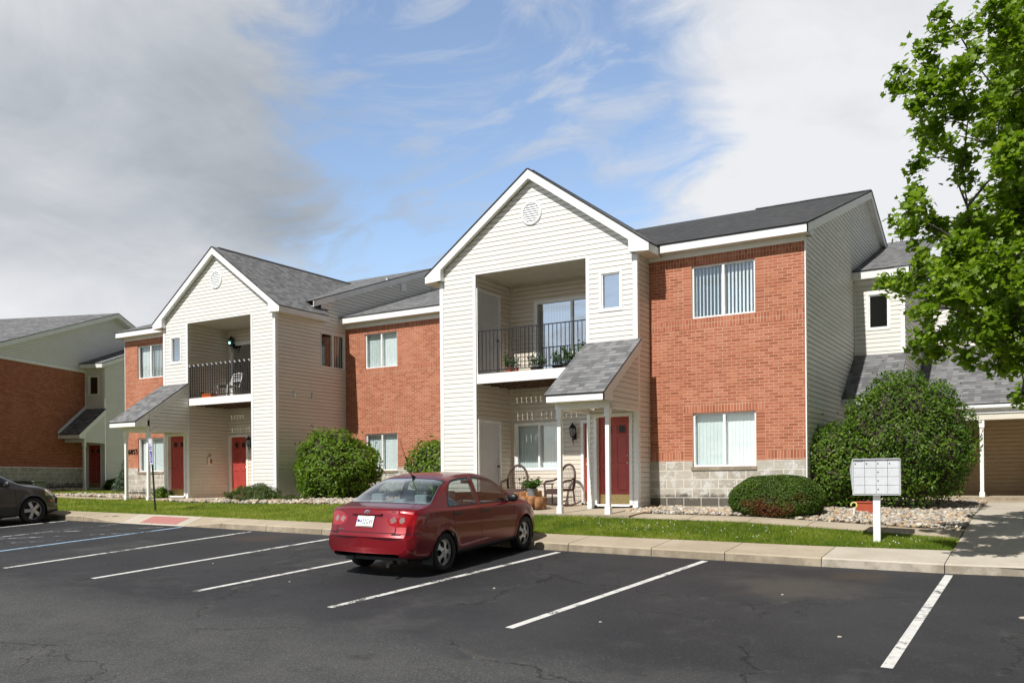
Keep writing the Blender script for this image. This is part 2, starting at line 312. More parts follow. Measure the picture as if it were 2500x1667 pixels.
M['blind'] = simple('vertical_blind', (.70, .76, .76), .6, var=.05)
M['blindw'] = simple('vertical_blind_white', (.86, .89, .89), .6)
M['screen'] = simple('insect_screen_blind', (.20, .215, .22), .7)
M['number'] = simple('house_number_black', (.008, .008, .008), .4)
M['wicker'] = simple('brown_wicker', (.085, .048, .038), .55, var=.45, vscale=60, bump=.6, bscale=120)
M['wood'] = simple('reddish_log', (.34, .16, .065), .85, var=.45, vscale=9, bump=.8, bscale=25)
M['deckwood'] = simple('brown_deck_wood', (.13, .07, .045), .85, var=.4, vscale=10)
M['terra'] = simple('terracotta', (.42, .075, .03), .6, var=.12)
M['orange'] = simple('orange_plastic', (.85, .16, .02), .4)
M['greyp'] = simple('grey_pot', (.20, .21, .22), .6)
M['alu'] = simple('aluminium', (.68, .69, .71), .42, .55, var=.05)
M['mail'] = simple('mailbox_silver_paint', (.70, .715, .75), .42, .25, var=.06, vscale=6)
M['mailedge'] = simple('mailbox_gap', (.16, .165, .17), .5)
M['dkgreen'] = simple('dark_green_steel', (.015, .035, .025), .5)
M['trans_green'] = simple('utility_green', (.13, .17, .13), .55, var=.08)
M['blue'] = simple('sign_blue', (.05, .05, .40), .5)
M['signw'] = simple('sign_white', (.78, .78, .84), .45)
M['redpad'] = simple('red_tactile', (.44, .19, .17), .8, bump=.5, bscale=90)
M['bark'] = simple('bark', (.12, .10, .08), .9, var=.4, vscale=20, bump=.9, bscale=30)
M['stem'] = simple('shrub_wood', (.05, .04, .025), .9)
M['teal'] = simple('lantern_glass', (.05, .16, .16), .15, trans=.3)
M['lglass'] = simple('lantern_clear_glass', (.45, .47, .47), .12, trans=.5)
M['lamp_glow'] = simple('lit_bulb', (.6, .9, .9), .3, emit=((.55, 1.0, .95), 2.2))
def glass(name, tint, dark, refl=1.0):
    m, n = newmat(name)
    ge = n('ShaderNodeNewGeometry'); cs = n.math('ABSOLUTE', n.vmath('DOT_PRODUCT', ge.outputs['Normal'], ge.outputs['Incoming']))
    f = n.math('MINIMUM', n.math('MULTIPLY', n.math('ADD', .045, n.math('MULTIPLY', n.math('POWER', n.math('SUBTRACT', 1.0, cs), 5.0), .95)), 1.7*refl), 1.0)
    t = n('ShaderNodeBsdfTransparent', {'Color': tint}); gl = n('ShaderNodeBsdfGlossy', {'Color': (.95, .97, 1.0), 'Roughness': .012 if dark < 1 else .03})
    out(n, n('ShaderNodeMixShader', {0: f, 1: t.outputs[0], 2: gl.outputs[0]}).outputs[0]); return m
M['glass'] = glass('window_glass', (.90, .95, .95), 0, 1.6)
M['glassb'] = glass('window_glass_reflective', (.45, .52, .56), 0, 6.0)
M['carglass'] = glass('car_glass', (.80, .88, .87), 0, 2.2); M['carglass_side'] = glass('car_side_glass', (.72, .80, .79), 0, .9)
def carpaint(name, col, flake):
    m, n = newmat(name); co = n('ShaderNodeTexCoord').outputs['Object']
    fl = n.noise(co, 900, 2, .5)
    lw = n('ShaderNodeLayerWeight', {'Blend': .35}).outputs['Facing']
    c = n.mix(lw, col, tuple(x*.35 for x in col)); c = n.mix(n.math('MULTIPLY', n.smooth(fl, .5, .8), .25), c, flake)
    out(n, n('ShaderNodeBsdfPrincipled', {'Base Color': c, 'Roughness': .34, 'Metallic': .30, 'Coat Weight': .5, 'Coat Roughness': .025, 'Specular IOR Level': .5}).outputs[0]); return m
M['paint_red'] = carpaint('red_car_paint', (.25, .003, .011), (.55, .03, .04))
M['paint_grey'] = carpaint('brown_grey_car_paint', (.065, .060, .060), (.20, .19, .18))
M['tail'] = simple('tail_light_red', (.33, .003, .006), .10, coat=1.0)
M['tailclear'] = simple('tail_light_clear', (.42, .27, .25), .12, .5, coat=1.0)
M['headl'] = simple('headlight_clear', (.62, .62, .60), .06, .5, coat=1.0)
M['amber'] = simple('amber_marker', (.65, .16, .02), .15, coat=1.0)
M['seat'] = simple('grey_seat_cloth', (.30, .36, .37), .9, var=.1)
M['inter'] = simple('car_interior', (.17, .18, .18), .85)
M['rim'] = simple('alloy_wheel', (.66, .66, .66), .32, .45)
M['disc'] = simple('brake_disc', (.03, .03, .032), .6, .4)
M['seam'] = simple('panel_gap', (.012, .004, .005), .8)
M['plate'] = simple('licence_plate', (.78, .79, .80), .4)
M['plateink'] = simple('plate_ink', (.03, .03, .08), .5)
def concrete(name, c1, c2):
    m, n = newmat(name); g = n('ShaderNodeNewGeometry').outputs['Position']
    a = n.noise(g, .9, 6, .65); b = n.noise(g, 70, 3, .7); s2 = n.noise(n.vmath('ADD', g, (9, 2, 0)), 3.2, 6, .7)
    c = n.mix(n.smooth(a, .32, .7), c1, c2); c = n.mix(n.math('MULTIPLY', n.smooth(s2, .56, .75), .45), c, tuple(x*.62 for x in c1))
    c = n.mix(n.math('MULTIPLY', n.smooth(b, .45, .75), .35), c, tuple(min(1, x*1.3) for x in c2))
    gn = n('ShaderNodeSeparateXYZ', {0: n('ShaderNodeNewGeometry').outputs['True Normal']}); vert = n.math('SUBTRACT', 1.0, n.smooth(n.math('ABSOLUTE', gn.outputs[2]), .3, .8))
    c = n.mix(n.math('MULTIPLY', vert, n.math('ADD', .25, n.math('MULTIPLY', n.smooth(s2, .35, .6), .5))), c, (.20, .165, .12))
    bm = n('ShaderNodeBump', {'Strength': .35, 'Distance': .004, 'Height': b}).outputs[0]
    out(n, n('ShaderNodeBsdfPrincipled', {'Base Color': c, 'Roughness': .9, 'Specular IOR Level': .2, 'Normal': bm}).outputs[0]); return m
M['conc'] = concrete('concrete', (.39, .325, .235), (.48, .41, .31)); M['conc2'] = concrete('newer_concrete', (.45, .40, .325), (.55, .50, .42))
def asphalt():
    m, n = newmat('asphalt'); g = n('ShaderNodeNewGeometry').outputs['Position']; sp = n('ShaderNodeSeparateXYZ', {0: g})
    big = n.noise(g, .35, 6, .6); mid = n.noise(g, 1.6, 6, .68); fine = n.noise(g, 120, 2, .7)
    vo = n('ShaderNodeTexVoronoi', {'Vector': g, 'Scale': 95.0}, feature='F1'); agg = vo.outputs['Color']; aggv = n('ShaderNodeSeparateColor', {0: agg}).outputs[0]
    # sealed (dark) bays towards the kerb, old grey lane nearer the camera
    edge = n.math('ADD', sp.outputs[1], n.math('MULTIPLY', n.math('SUBTRACT', mid, .5), 2.6))
    seal = n.smooth(edge, 6.6, 8.2)
    old = n.mix(n.smooth(mid, .3, .72), (.054, .0545, .056), (.078, .078, .078))
    old = n.mix(n.math('MULTIPLY', n.smooth(aggv, .70, .98), .55), old, (.19, .188, .182))
    new = n.mix(n.smooth(big, .35, .7), (.027, .0275, .031), (.041, .0415, .045))
    new = n.mix(n.math('MULTIPLY', n.smooth(aggv, .93, .99), .6), new, (.12, .115, .11))
    c = n.mix(seal, old, new)
    c = n.mix(n.math('MULTIPLY', n.smooth(n.noise(n.vmath('ADD', g, (4, 4, 0)), .55, 6, .7), .54, .74), .60), c, (.088, .086, .082))   # scuffed, dusty patches
    # cracks: warped cell borders, kept in places
    wv = n.vmath('ADD', g, n.vmath('MULTIPLY', n.vmath('SUBTRACT', n('ShaderNodeTexNoise', {'Vector': g, 'Scale': 1.3, 'Detail': 6, 'Roughness': .65}).outputs['Color'], (.5, .5, .5)), (1.2, 1.2, 0)))
    wv = n.vmath('MULTIPLY', wv, (1, 1, 0))
    def crack(scale, width, gate, off):
        d = n('ShaderNodeTexVoronoi', {'Vector': n.vmath('ADD', wv, off), 'Scale': scale}, feature='DISTANCE_TO_EDGE').outputs['Distance']
        k = n.math('SUBTRACT', 1.0, n.smooth(d, width*.3*scale, width*scale))
        return n.math('MULTIPLY', k, n.smooth(n.noise(n.vmath('ADD', g, off), .45, 3, .5), gate, gate+.08))
    k1 = crack(.23, .020, .40, (0, 0, 0)); k2 = crack(.55, .009, .50, (7, 3, 0))
    ck = n.math('MAXIMUM', k1, k2)
    c = n.mix(n.math('MULTIPLY', ck, .72), c, (.010, .010, .010))
    halo = crack(.23, .10, .36, (0, 0, 0))
    c = n.mix(n.math('MULTIPLY', n.math('MULTIPLY', halo, n.smooth(mid, .5, .7)), .55), c, (.14, .135, .11))
    def spot(px, py, r, lo, hi): return n.smooth(n.math('ADD', n.math('MULTIPLY', n.vmath('DISTANCE', n.vmath('MULTIPLY', g, (1, 1, 0)), (px, py, 0)), -1.0/r), n.math('MULTIPLY', n.math('SUBTRACT', mid, .5), 1.6)), lo, hi)
    c = n.mix(n.math('MULTIPLY', spot(-3.0, 12.3, 1.25, -1.0, -.2), .55), c, (.098, .085, .070)); c = n.mix(n.math('MULTIPLY', spot(-2.4, 13.4, .6, -1.0, -.3), .5), c, (.075, .05, .032)); c = n.mix(n.math('MULTIPLY', spot(-14.0, 12.9, .8, -1.0, -.3), .4), c, (.085, .05, .03))
    c = n.mix(n.math('MULTIPLY', spot(-6.2, 4.6, .55, -1.0, -.35), .75), c, (.018, .018, .018))
    # oil stains in the bays
    st = n.smooth(n.noise(n.vmath('ADD', g, (1.5, 8, 0)), .8, 4, .55), .63, .76)
    c = n.mix(n.math('MULTIPLY', st, .5), c, (.012, .011, .011))
    h = n.math('SUBTRACT', n.math('ADD', n.math('MULTIPLY', fine, .4), n.math('MULTIPLY', aggv, n.math('SUBTRACT', 1.15, n.math('MULTIPLY', seal, .7)))), n.math('MULTIPLY', ck, 3.0))
    b = n('ShaderNodeBump', {'Strength': .45, 'Distance': .006, 'Height': h}).outputs[0]
    ro = n.mix(seal, (.88, .88, .88), (.72, .72, .72))
    out(n, n('ShaderNodeBsdfPrincipled', {'Base Color': c, 'Roughness': ro, 'Specular IOR Level': .32, 'Normal': b}).outputs[0]); return m
M['asphalt'] = asphalt()
def marking(name, col, wear):
    m, n = newmat(name); g = n('ShaderNodeNewGeometry').outputs['Position']
    a = n.noise(g, 6.0, 7, .75); b = n.noise(g, 45, 3, .7); c2 = n.noise(g, 1.0, 3, .5)
    keep = n.smooth(n.math('ADD', n.math('ADD', n.math('MULTIPLY', a, .55), n.math('MULTIPLY', b, .3)), n.math('MULTIPLY', c2, .35)), wear, wear+.07)
    d = n('ShaderNodeBsdfPrincipled', {'Base Color': n.mix(n.smooth(a, .3, .7), tuple(x*.8 for x in col), col), 'Roughness': .75, 'Specular IOR Level': .2})
    out(n, n('ShaderNodeMixShader', {0: keep, 1: n('ShaderNodeBsdfTransparent').outputs[0], 2: d.outputs[0]}).outputs[0]); return m
M['linew'] = marking('worn_white_paint', (.74, .73, .70), .505); M['lineb'] = marking('worn_blue_paint', (.36, .52, .70), .48); M['linef'] = marking('faded_white_paint', (.42, .42, .44), .585)
def leafmat(name, dark, mid, light, trans=.35, brown=None):
    m, n = newmat(name); r = n('ShaderNodeAttribute', attribute_name='rnd').outputs['Fac']
    c = n.ramp(r, [(0.0, dark), (.5, mid), (1.0, light)])
    if brown:
        bb = n('ShaderNodeAttribute', attribute_name='brown').outputs['Fac']; c = n.mix(bb, c, brown)
    d = n('ShaderNodeBsdfPrincipled', {'Base Color': c, 'Roughness': .42, 'Specular IOR Level': .35})
    t = n('ShaderNodeBsdfTranslucent', {'Color': n.mix(1.0, c, (1.0, 1.15, .45), 'MULTIPLY')})
    out(n, n('ShaderNodeMixShader', {0: trans, 1: d.outputs[0], 2: t.outputs[0]}).outputs[0]); return m
M['maple'] = leafmat('maple_leaf', (.12, .205, .010), (.20, .32, .016), (.34, .44, .035), .50)
M['shrubl'] = leafmat('shrub_leaf', (.085, .165, .012), (.145, .25, .018), (.25, .36, .04), .36)
M['shrubd'] = leafmat('dark_shrub_leaf', (.055, .12, .010), (.095, .18, .014), (.18, .27, .026), .32)
M['boxw'] = leafmat('boxwood_leaf', (.042, .10, .010), (.068, .135, .013), (.10, .175, .018), .25, (.17, .05, .022))
M['junip'] = leafmat('juniper_needle', (.045, .085, .016), (.075, .125, .022), (.11, .165, .035), .25, (.14, .055, .025))
M['spruce'] = leafmat('spruce_needle', (.07, .11, .075), (.12, .17, .12), (.20, .25, .19), .15)
M['potp'] = leafmat('pot_plant_leaf', (.035, .085, .012), (.06, .14, .02), (.11, .21, .035), .35)
M['grassb'] = leafmat('grass_blade', (.11, .19, .014), (.25, .325, .030), (.42, .43, .10), .42)
def soilgrass():
    m, n = newmat('lawn_turf'); g = n('ShaderNodeNewGeometry').outputs['Position']
    a = n.noise(g, 1.1, 6, .65); b = n.noise(g, 28, 4, .7)
    c = n.mix(n.smooth(a, .3, .7), (.17, .20, .04), (.23, .25, .06)); c = n.mix(n.math('MULTIPLY', n.smooth(b, .5, .75), .4), c, (.04, .07, .008))
    bm = n('ShaderNodeBump', {'Strength': .8, 'Distance': .03, 'Height': b}).outputs[0]
    out(n, n('ShaderNodeBsdfPrincipled', {'Base Color': c, 'Roughness': .95, 'Specular IOR Level': .1, 'Normal': bm}).outputs[0]); return m
M['turf'] = soilgrass()
def stones():
    m, n = newmat('river_stone'); r = n('ShaderNodeAttribute', attribute_name='rnd').outputs['Fac']; g = n('ShaderNodeNewGeometry').outputs['Position']
    c = n.ramp(r, [(0.0, (.20, .19, .175)), (.15, (.36, .34, .30)), (.35, (.46, .40, .32)), (.55, (.56, .50, .42)), (.68, (.42, .27, .14)), (.80, (.52, .40, .26)), (.92, (.66, .63, .58)), (1.0, (.36, .20, .12))])
    c = n.mix(n.math('MULTIPLY', n.smooth(n.noise(g, 40, 4, .7), .4, .7), .35), c, (.30, .26, .21))
    out(n, n('ShaderNodeBsdfPrincipled', {'Base Color': c, 'Roughness': .75, 'Specular IOR Level': .3}).outputs[0]); return m
M['stonesm'] = stones()
M['gravbase'] = simple('gravel_bed_soil', (.17, .145, .11), .95, var=.5, vscale=25, bump=1.0, bscale=40)

# ------------------------------------------------------------------ terrain (structure)
def lot(x, y): return -2.27-.025*np.clip(x, -34, 14)+.058*np.clip(y, -14, 40)
KX = [-60, -21.45, -17, -13, -7.5, -3.3, -1.3, -.36, 6, 20, 70]; KY = [12.6, 13.37, 13.72, 13.86, 13.9, 14.07, 14.22, 14.4, 15.0, 16.3, 18]
def kerb_y(x): return np.interp(x, KX, KY)
SX = [-60, -22.5, -18.3, -13.6, -8.4, -3.5, -1.3, 2, 20, 70]; SY = [13.0, 13.85, 14.2, 14.5, 14.75, 15.1, 15.44, 15.6, 17.2, 19]
def side_y(x): return np.interp(x, SX, SY)
def kerb_h(x): return np.interp(x, [-60, -20.9, -19.6, -17.4, -16.2, 30], [.14, .14, .025, .025, .14, .15])
def side_z(x): return np.interp(x, SX, [-.2, -.745, -.83, -.93, -1.047, -1.147, -1.18, -1.25, -1.5, -1.5])
def terr(x, y):
    x = np.asarray(x, float); y = np.asarray(y, float)
    y0 = side_y(x); z0 = side_z(x)
    z1 = np.interp(x, [-60, -32, -25, -20, -17.6, -9, -5.15, -3.24, -1.36, 5, 20], [-.2, -.50, -.635, -.65, -.665, -.755, -.814, -.93, -1.05, -1.12, -1.2])
    z2 = np.interp(x, [-60, -32, -26, -20, -14, -8, -4.4, -3, 0, 20], [-.2, -.45, -.575, -.60, -.68, -.70, -.715, -.76, -.88, -.95])
    z3 = np.interp(x, [-60, -38, -30, -20, -13, -4.4, 0, 20], [-.1, -.33, -.52, -.57, -.69, -.65, -.66, -.7])
    ys = [y0, np.maximum(17.1, y0+.5), 19.2, 24.0]; zs = [z0, z1, z2, z3]
    r = np.where(y <= ys[0], zs[0], 0.0)
    for a in range(3):
        t = np.clip((y-ys[a])/(ys[a+1]-ys[a]), 0, 1); r = np.where((y > ys[a]), zs[a]+(zs[a+1]-zs[a])*t, r)
    return r
def sheet(name, xs, yfun, ny, zfun, m, kind='structure'):
    """grid between y0(x) and y1(x)"""
    xs = np.asarray(xs, float); V = []
    for j in range(ny+1):
        y = yfun(xs, j/ny); V.append(np.stack([xs, y, zfun(xs, y)], -1))
    V = np.concatenate(V); nx = len(xs); F = []
    for j in range(ny):
        for i in range(nx-1): F.append((j*nx+i, j*nx+i+1, (j+1)*nx+i+1, (j+1)*nx+i))
    o = npmesh(name, V, F, m, smooth=True); o['kind'] = kind; return o
xs = np.linspace(-60, 70, 261)
sheet('parking_lot', xs, lambda x, t: -60+(kerb_y(x)+.02+60)*t, 110, lot, M['asphalt'])
sheet('lawn', xs, lambda x, t: side_y(x)-.02+(70-side_y(x))*t**2, 60, lambda x, y: terr(x, y)-.004, M['turf'])
# distant ground out to the horizon
g = MB(); g.face([(-900, -900, -3.4), (900, -900, -3.4), (900, 900, -3.4), (-900, 900, -3.4)]); g.build('ground', M['turf'])['kind'] = 'structure'
# kerb and pavement, cast in slabs with joints between them
jx = [-60, -40, -30, -25, -22.6, -20.9, -19.6, -18.5, -17.4, -16.2, -14.8, -13.2, -11.6, -10.0, -8.75, -7.35, -5.8, -4.55, -3.05, -1.35, .3, 2, 4, 8, 14, 20, 40, 70]
def kerb_mesh(name, x0, x1, m):
    mb = MB(); gap = .006; X = np.linspace(x0+gap, x1-gap, 6); yk = kerb_y(X); ys = side_y(X); zb = lot(X, yk); zk = zb+kerb_h(X); zs = np.maximum(side_z(X)+.012, zk-.03)
    for i in range(5):
        prof = lambda k: [(X[k], yk[k]-.01, zb[k]-.10), (X[k], yk[k]+.012, zk[k]-.025), (X[k], yk[k]+.035, zk[k]-.004), (X[k], yk[k]+.07, zk[k]), (X[k], ys[k], zs[k]), (X[k], ys[k]+.01, zs[k]-.12)]
        a, b = prof(i), prof(i+1)
        for p in range(5): mb.face([a[p], b[p], b[p+1], a[p+1]])
    a, b = prof(0), prof(5)
    mb.face(a); mb.face(b[::-1])
    o = mb.build(name, m); o['kind'] = 'structure'; return o
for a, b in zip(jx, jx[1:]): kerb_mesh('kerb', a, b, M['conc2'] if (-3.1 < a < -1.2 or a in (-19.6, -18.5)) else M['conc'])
jb = MB()
for a in range(len(jx)-1):
    x0, x1 = jx[a], jx[a+1]
    X = [x0, x1]
    q = [(x0, float(kerb_y(x0))+.03, float(lot(x0, kerb_y(x0))+kerb_h(x0))-.03), (x1, float(kerb_y(x1))+.03, float(lot(x1, kerb_y(x1))+kerb_h(x1))-.03), (x1, float(side_y(x1))-.02, float(max(side_z(x1)+.012, lot(x1, kerb_y(x1))+kerb_h(x1)-.03))-.03), (x0, float(side_y(x0))-.02, float(max(side_z(x0)+.012, lot(x0, kerb_y(x0))+kerb_h(x0)-.03))-.03)]
    jb.face(q)
jb.build('pavement', M['gravbase'])['kind'] = 'structure'
# red tactile pad on the ramp
X = np.linspace(-18.98, -17.75, 6); mb = MB()
def padz(x, t):
    yk, ys = kerb_y(x), side_y(x); y = yk+.07+(ys-yk-.07)*t; zk = lot(x, yk)+kerb_h(x); zs = max(side_z(x)+.012, zk-.03); return (x, y, float(zk+(zs-zk)*t)+.004)
for i in range(5): mb.face([padz(X[i], .02), padz(X[i+1], .02), padz(X[i+1], .80), padz(X[i], .80)])
mb.build('tactile_pad', M['redpad'])['kind'] = 'structure'
# concrete aprons and paths
def poly_sheet(name, pts, m, dz=.0, zf=None, skirt=.12):
    zf = zf or (lambda x, y: float(terr(x, y))+dz)
    bm = bmesh.new(); vs = [bm.verts.new((x, y, 0)) for x, y in pts]; f = bm.faces.new(vs)
    for k in range(3): bmesh.ops.subdivide_edges(bm, edges=[e for e in bm.edges if e.calc_length() > .7], cuts=1, use_grid_fill=True)
    bmesh.ops.triangulate(bm, faces=bm.faces)
    bnd = [e for e in bm.edges if len(e.link_faces) == 1]
    for v in bm.verts: v.co.z = zf(v.co.x, v.co.y)
    r = bmesh.ops.extrude_edge_only(bm, edges=bnd)
    for v in r['geom']:
        if isinstance(v, bmesh.types.BMVert): v.co.z -= skirt
    bmesh.ops.recalc_face_normals(bm, faces=bm.faces)
    me = bpy.data.meshes.new(name); bm.to_mesh(me); bm.free(); me.materials.append(m)
    o = bpy.data.objects.new(name, me); COL.objects.link(o); o['kind'] = 'structure'; return o
def slabz(x, y): return -.655-.062*(18.4-min(y, 18.4))
poly_sheet('porch_slab', [(-12.25, 17.0), (-7.42, 16.72), (-7.42, 18.40), (-7.95, 18.40), (-7.95, 19.4), (-9.2, 19.4), (-9.2, 20.07), (-12.27, 20.07)], M['conc'], zf=lambda x, y: slabz(x, y))
def wz(x, y): return float(terr(x, y))+.02
walk = [(-7.42, 16.74), (-6.2, 16.74), (-5.0, 16.76), (-3.9, 16.77), (-2.6, 16.78), (-1.36, 16.8)]
for (xa, ya), (xb, yb) in zip(walk, walk[1:]): poly_sheet('walkway', [(xa+.006, ya), (xb-.006, yb), (xb-.006, yb+.75), (xa+.006, ya+.75)], M['conc'], zf=wz)
drv = [(15.45, 16.8), (16.8, 18.4), (18.4, 20.2), (20.2, 22.0), (22.0, 24.3)]
for a, b in drv: poly_sheet('walkway', [(-1.34, a+.006), (1.6, a+.006), (1.6, b-.006), (-1.34, b-.006)], M['conc2'], zf=wz)
poly_sheet('porch_step', [(-2.9, 24.3), (5, 24.3), (5, 25.4), (-2.9, 25.4)], M['conc'], zf=lambda x, y: -.63)
poly_sheet('porch_step', [(-3.15, 25.4), (5, 25.4), (5, 28.5), (-3.15, 28.5)], M['conc'], zf=lambda x, y: -.545)
poly_sheet('porch_slab', [(-26.7, 18.2), (-24.3, 18.05), (-22.05, 18.9), (-22.05, 21.7), (-25.15, 21.7), (-25.15, 19.97), (-26.7, 19.97)], M['conc'], zf=lambda x, y: -.545-.04*(19.97-min(y, 19.97)))
poly_sheet('walkway', [(-29.0, 18.05), (-26.7, 18.2), (-26.7, 18.95), (-29.0, 18.85)], M['conc'], zf=wz)
poly_sheet('walkway', [(-36.0, 18.3), (-29.012, 18.05), (-29.012, 18.85), (-36, 19.2)], M['conc'], zf=wz)
poly_sheet('walkway', [(-36.5, 23.0), (-42, 21.0), (-42.4, 22.1), (-37.2, 24.2)], M['conc'], zf=wz)
# parking bay lines (sheets 4 mm above the asphalt)
def bay_line(p0, p1, wd, m, name='bay_line', lift=.004):
    p0 = Vector((*p0, 0)); p1 = Vector((*p1, 0)); d = (p1-p0).normalized(); n = Vector((-d.y, d.x, 0))*wd/2; V = []; k = 12
    for i in range(k+1):
        c = p0+(p1-p0)*i/k
        for s in (1, -1): q = c+n*s; V.append((q.x, q.y, float(lot(q.x, q.y))+lift))
    npmesh(name, V, [(2*i, 2*i+1, 2*i+3, 2*i+2) for i in range(k)], m)['kind'] = 'structure'
for p0, p1, m in LINES: bay_line(p0, p1, .105, m and M[m])

# ------------------------------------------------------------------ building kit
LAP = .1145; Z00 = -1.0
def clipz(poly, lo, hi):
    def half(P, f):
        R = []
        for i in range(len(P)):
            a, b = P[i], P[(i+1) % len(P)]; fa, fb = f(a), f(b)
            if fa >= 0: R.append(a)
            if (fa >= 0) != (fb >= 0): t = fa/(fa-fb); R.append((a[0]+(b[0]-a[0])*t, a[1]+(b[1]-a[1])*t))
        return R
    P = half(poly, lambda p: p[1]-lo)
    return half(P, lambda p: hi-p[1]) if len(P) > 2 else []
def lap_wall(mb, polys, lap=LAP, zbase=Z00, butt=.010):
    """horizontal lap siding on the plane d=0 of mb's frame; polys are (s,z) outlines"""
    for poly in polys:
        zs = [p[1] for p in poly]; k0 = int(math.floor((min(zs)-zbase)/lap)); k1 = int(math.ceil((max(zs)-zbase)/lap))
        for k in range(k0, k1):
            lo, hi = zbase+k*lap, zbase+(k+1)*lap; P = clipz(poly, lo, hi)
            if len(P) < 3: continue
            A = sum(P[i][0]*P[(i+1) % len(P)][1]-P[(i+1) % len(P)][0]*P[i][1] for i in range(len(P)))
            if abs(A) < 1e-6: continue
            if A > 0: P = P[::-1]
            g_ = min(.0115, (hi-lo)*.3)
            dd = lambda z: .004+butt*max(0.0, 1-(z-lo)/lap)
            Q = clipz(P[::-1], lo, hi-g_)
            if len(Q) >= 3:
                B_ = sum(Q[i][0]*Q[(i+1) % len(Q)][1]-Q[(i+1) % len(Q)][0]*Q[i][1] for i in range(len(Q)))
                Q = Q[::-1] if B_ > 0 else Q
                mb.face([(s_, dd(z), z) for s_, z in Q], Q)
            R = clipz(P[::-1], hi-g_, hi)                       # the shadow slot under the next course
            if len(R) >= 3:
                B_ = sum(R[i][0]*R[(i+1) % len(R)][1]-R[(i+1) % len(R)][0]*R[i][1] for i in range(len(R)))
                R = R[::-1] if B_ > 0 else R
                mb.face([(s_, -.028, z) for s_, z in R], R)
                if len(Q) >= 3:
                    zt = max(p[1] for p in Q); b = [p[0] for p in Q if p[1] > zt-1e-5]
                    if len(b) >= 2: mb.face([(min(b), dd(zt), zt), (max(b), dd(zt), zt), (max(b), -.028, zt), (min(b), -.028, zt)], None)
            zb = min(p[1] for p in P); b = [p[0] for p in P if p[1] < zb+1e-5]
            if len(b) >= 2 and zb < lo+1e-4: mb.face([(min(b), -.028, zb), (max(b), -.028, zb), (max(b), dd(zb), zb), (min(b), dd(zb), zb)], None)
def cut(r, holes):
    """rect (s0,s1,z0,z1) minus rect holes -> list of rects"""
    s0, s1, z0, z1 = r; zz = sorted({z0, z1, *[min(max(h[2], z0), z1) for h in holes], *[min(max(h[3], z0), z1) for h in holes]}); R = []
    for za, zb in zip(zz, zz[1:]):
        zm = (za+zb)/2; cutp = sorted([(max(h[0], s0), min(h[1], s1)) for h in holes if h[2] < zm < h[3] and h[1] > s0 and h[0] < s1]); c = s0
        for a, b in cutp:
            if a > c+1e-6: R.append((c, a, za, zb))
            c = max(c, b)
        if c < s1-1e-6: R.append((c, s1, za, zb))
    return R
rp = lambda r: [(r[0], r[2]), (r[1], r[2]), (r[1], r[3]), (r[0], r[3])]
def flat(mb, r, d=0.0, mi=None, du=0.0):
    s0, s1, z0, z1 = r; mb.face([(s0, d, z0), (s0, d, z1), (s1, d, z1), (s1, d, z0)], [(s0+du, z0), (s0+du, z1), (s1+du, z1), (s1+du, z0)], mi)
def frame(T, O, S, N):
    """(s,d,z) -> world through T: O origin, S along the wall, N outwards"""
    O, S, N = Vector(O), Vector(S), Vector(N)
    return lambda p: T(O+S*p[0]+N*p[1]+Vector((0, 0, p[2])))
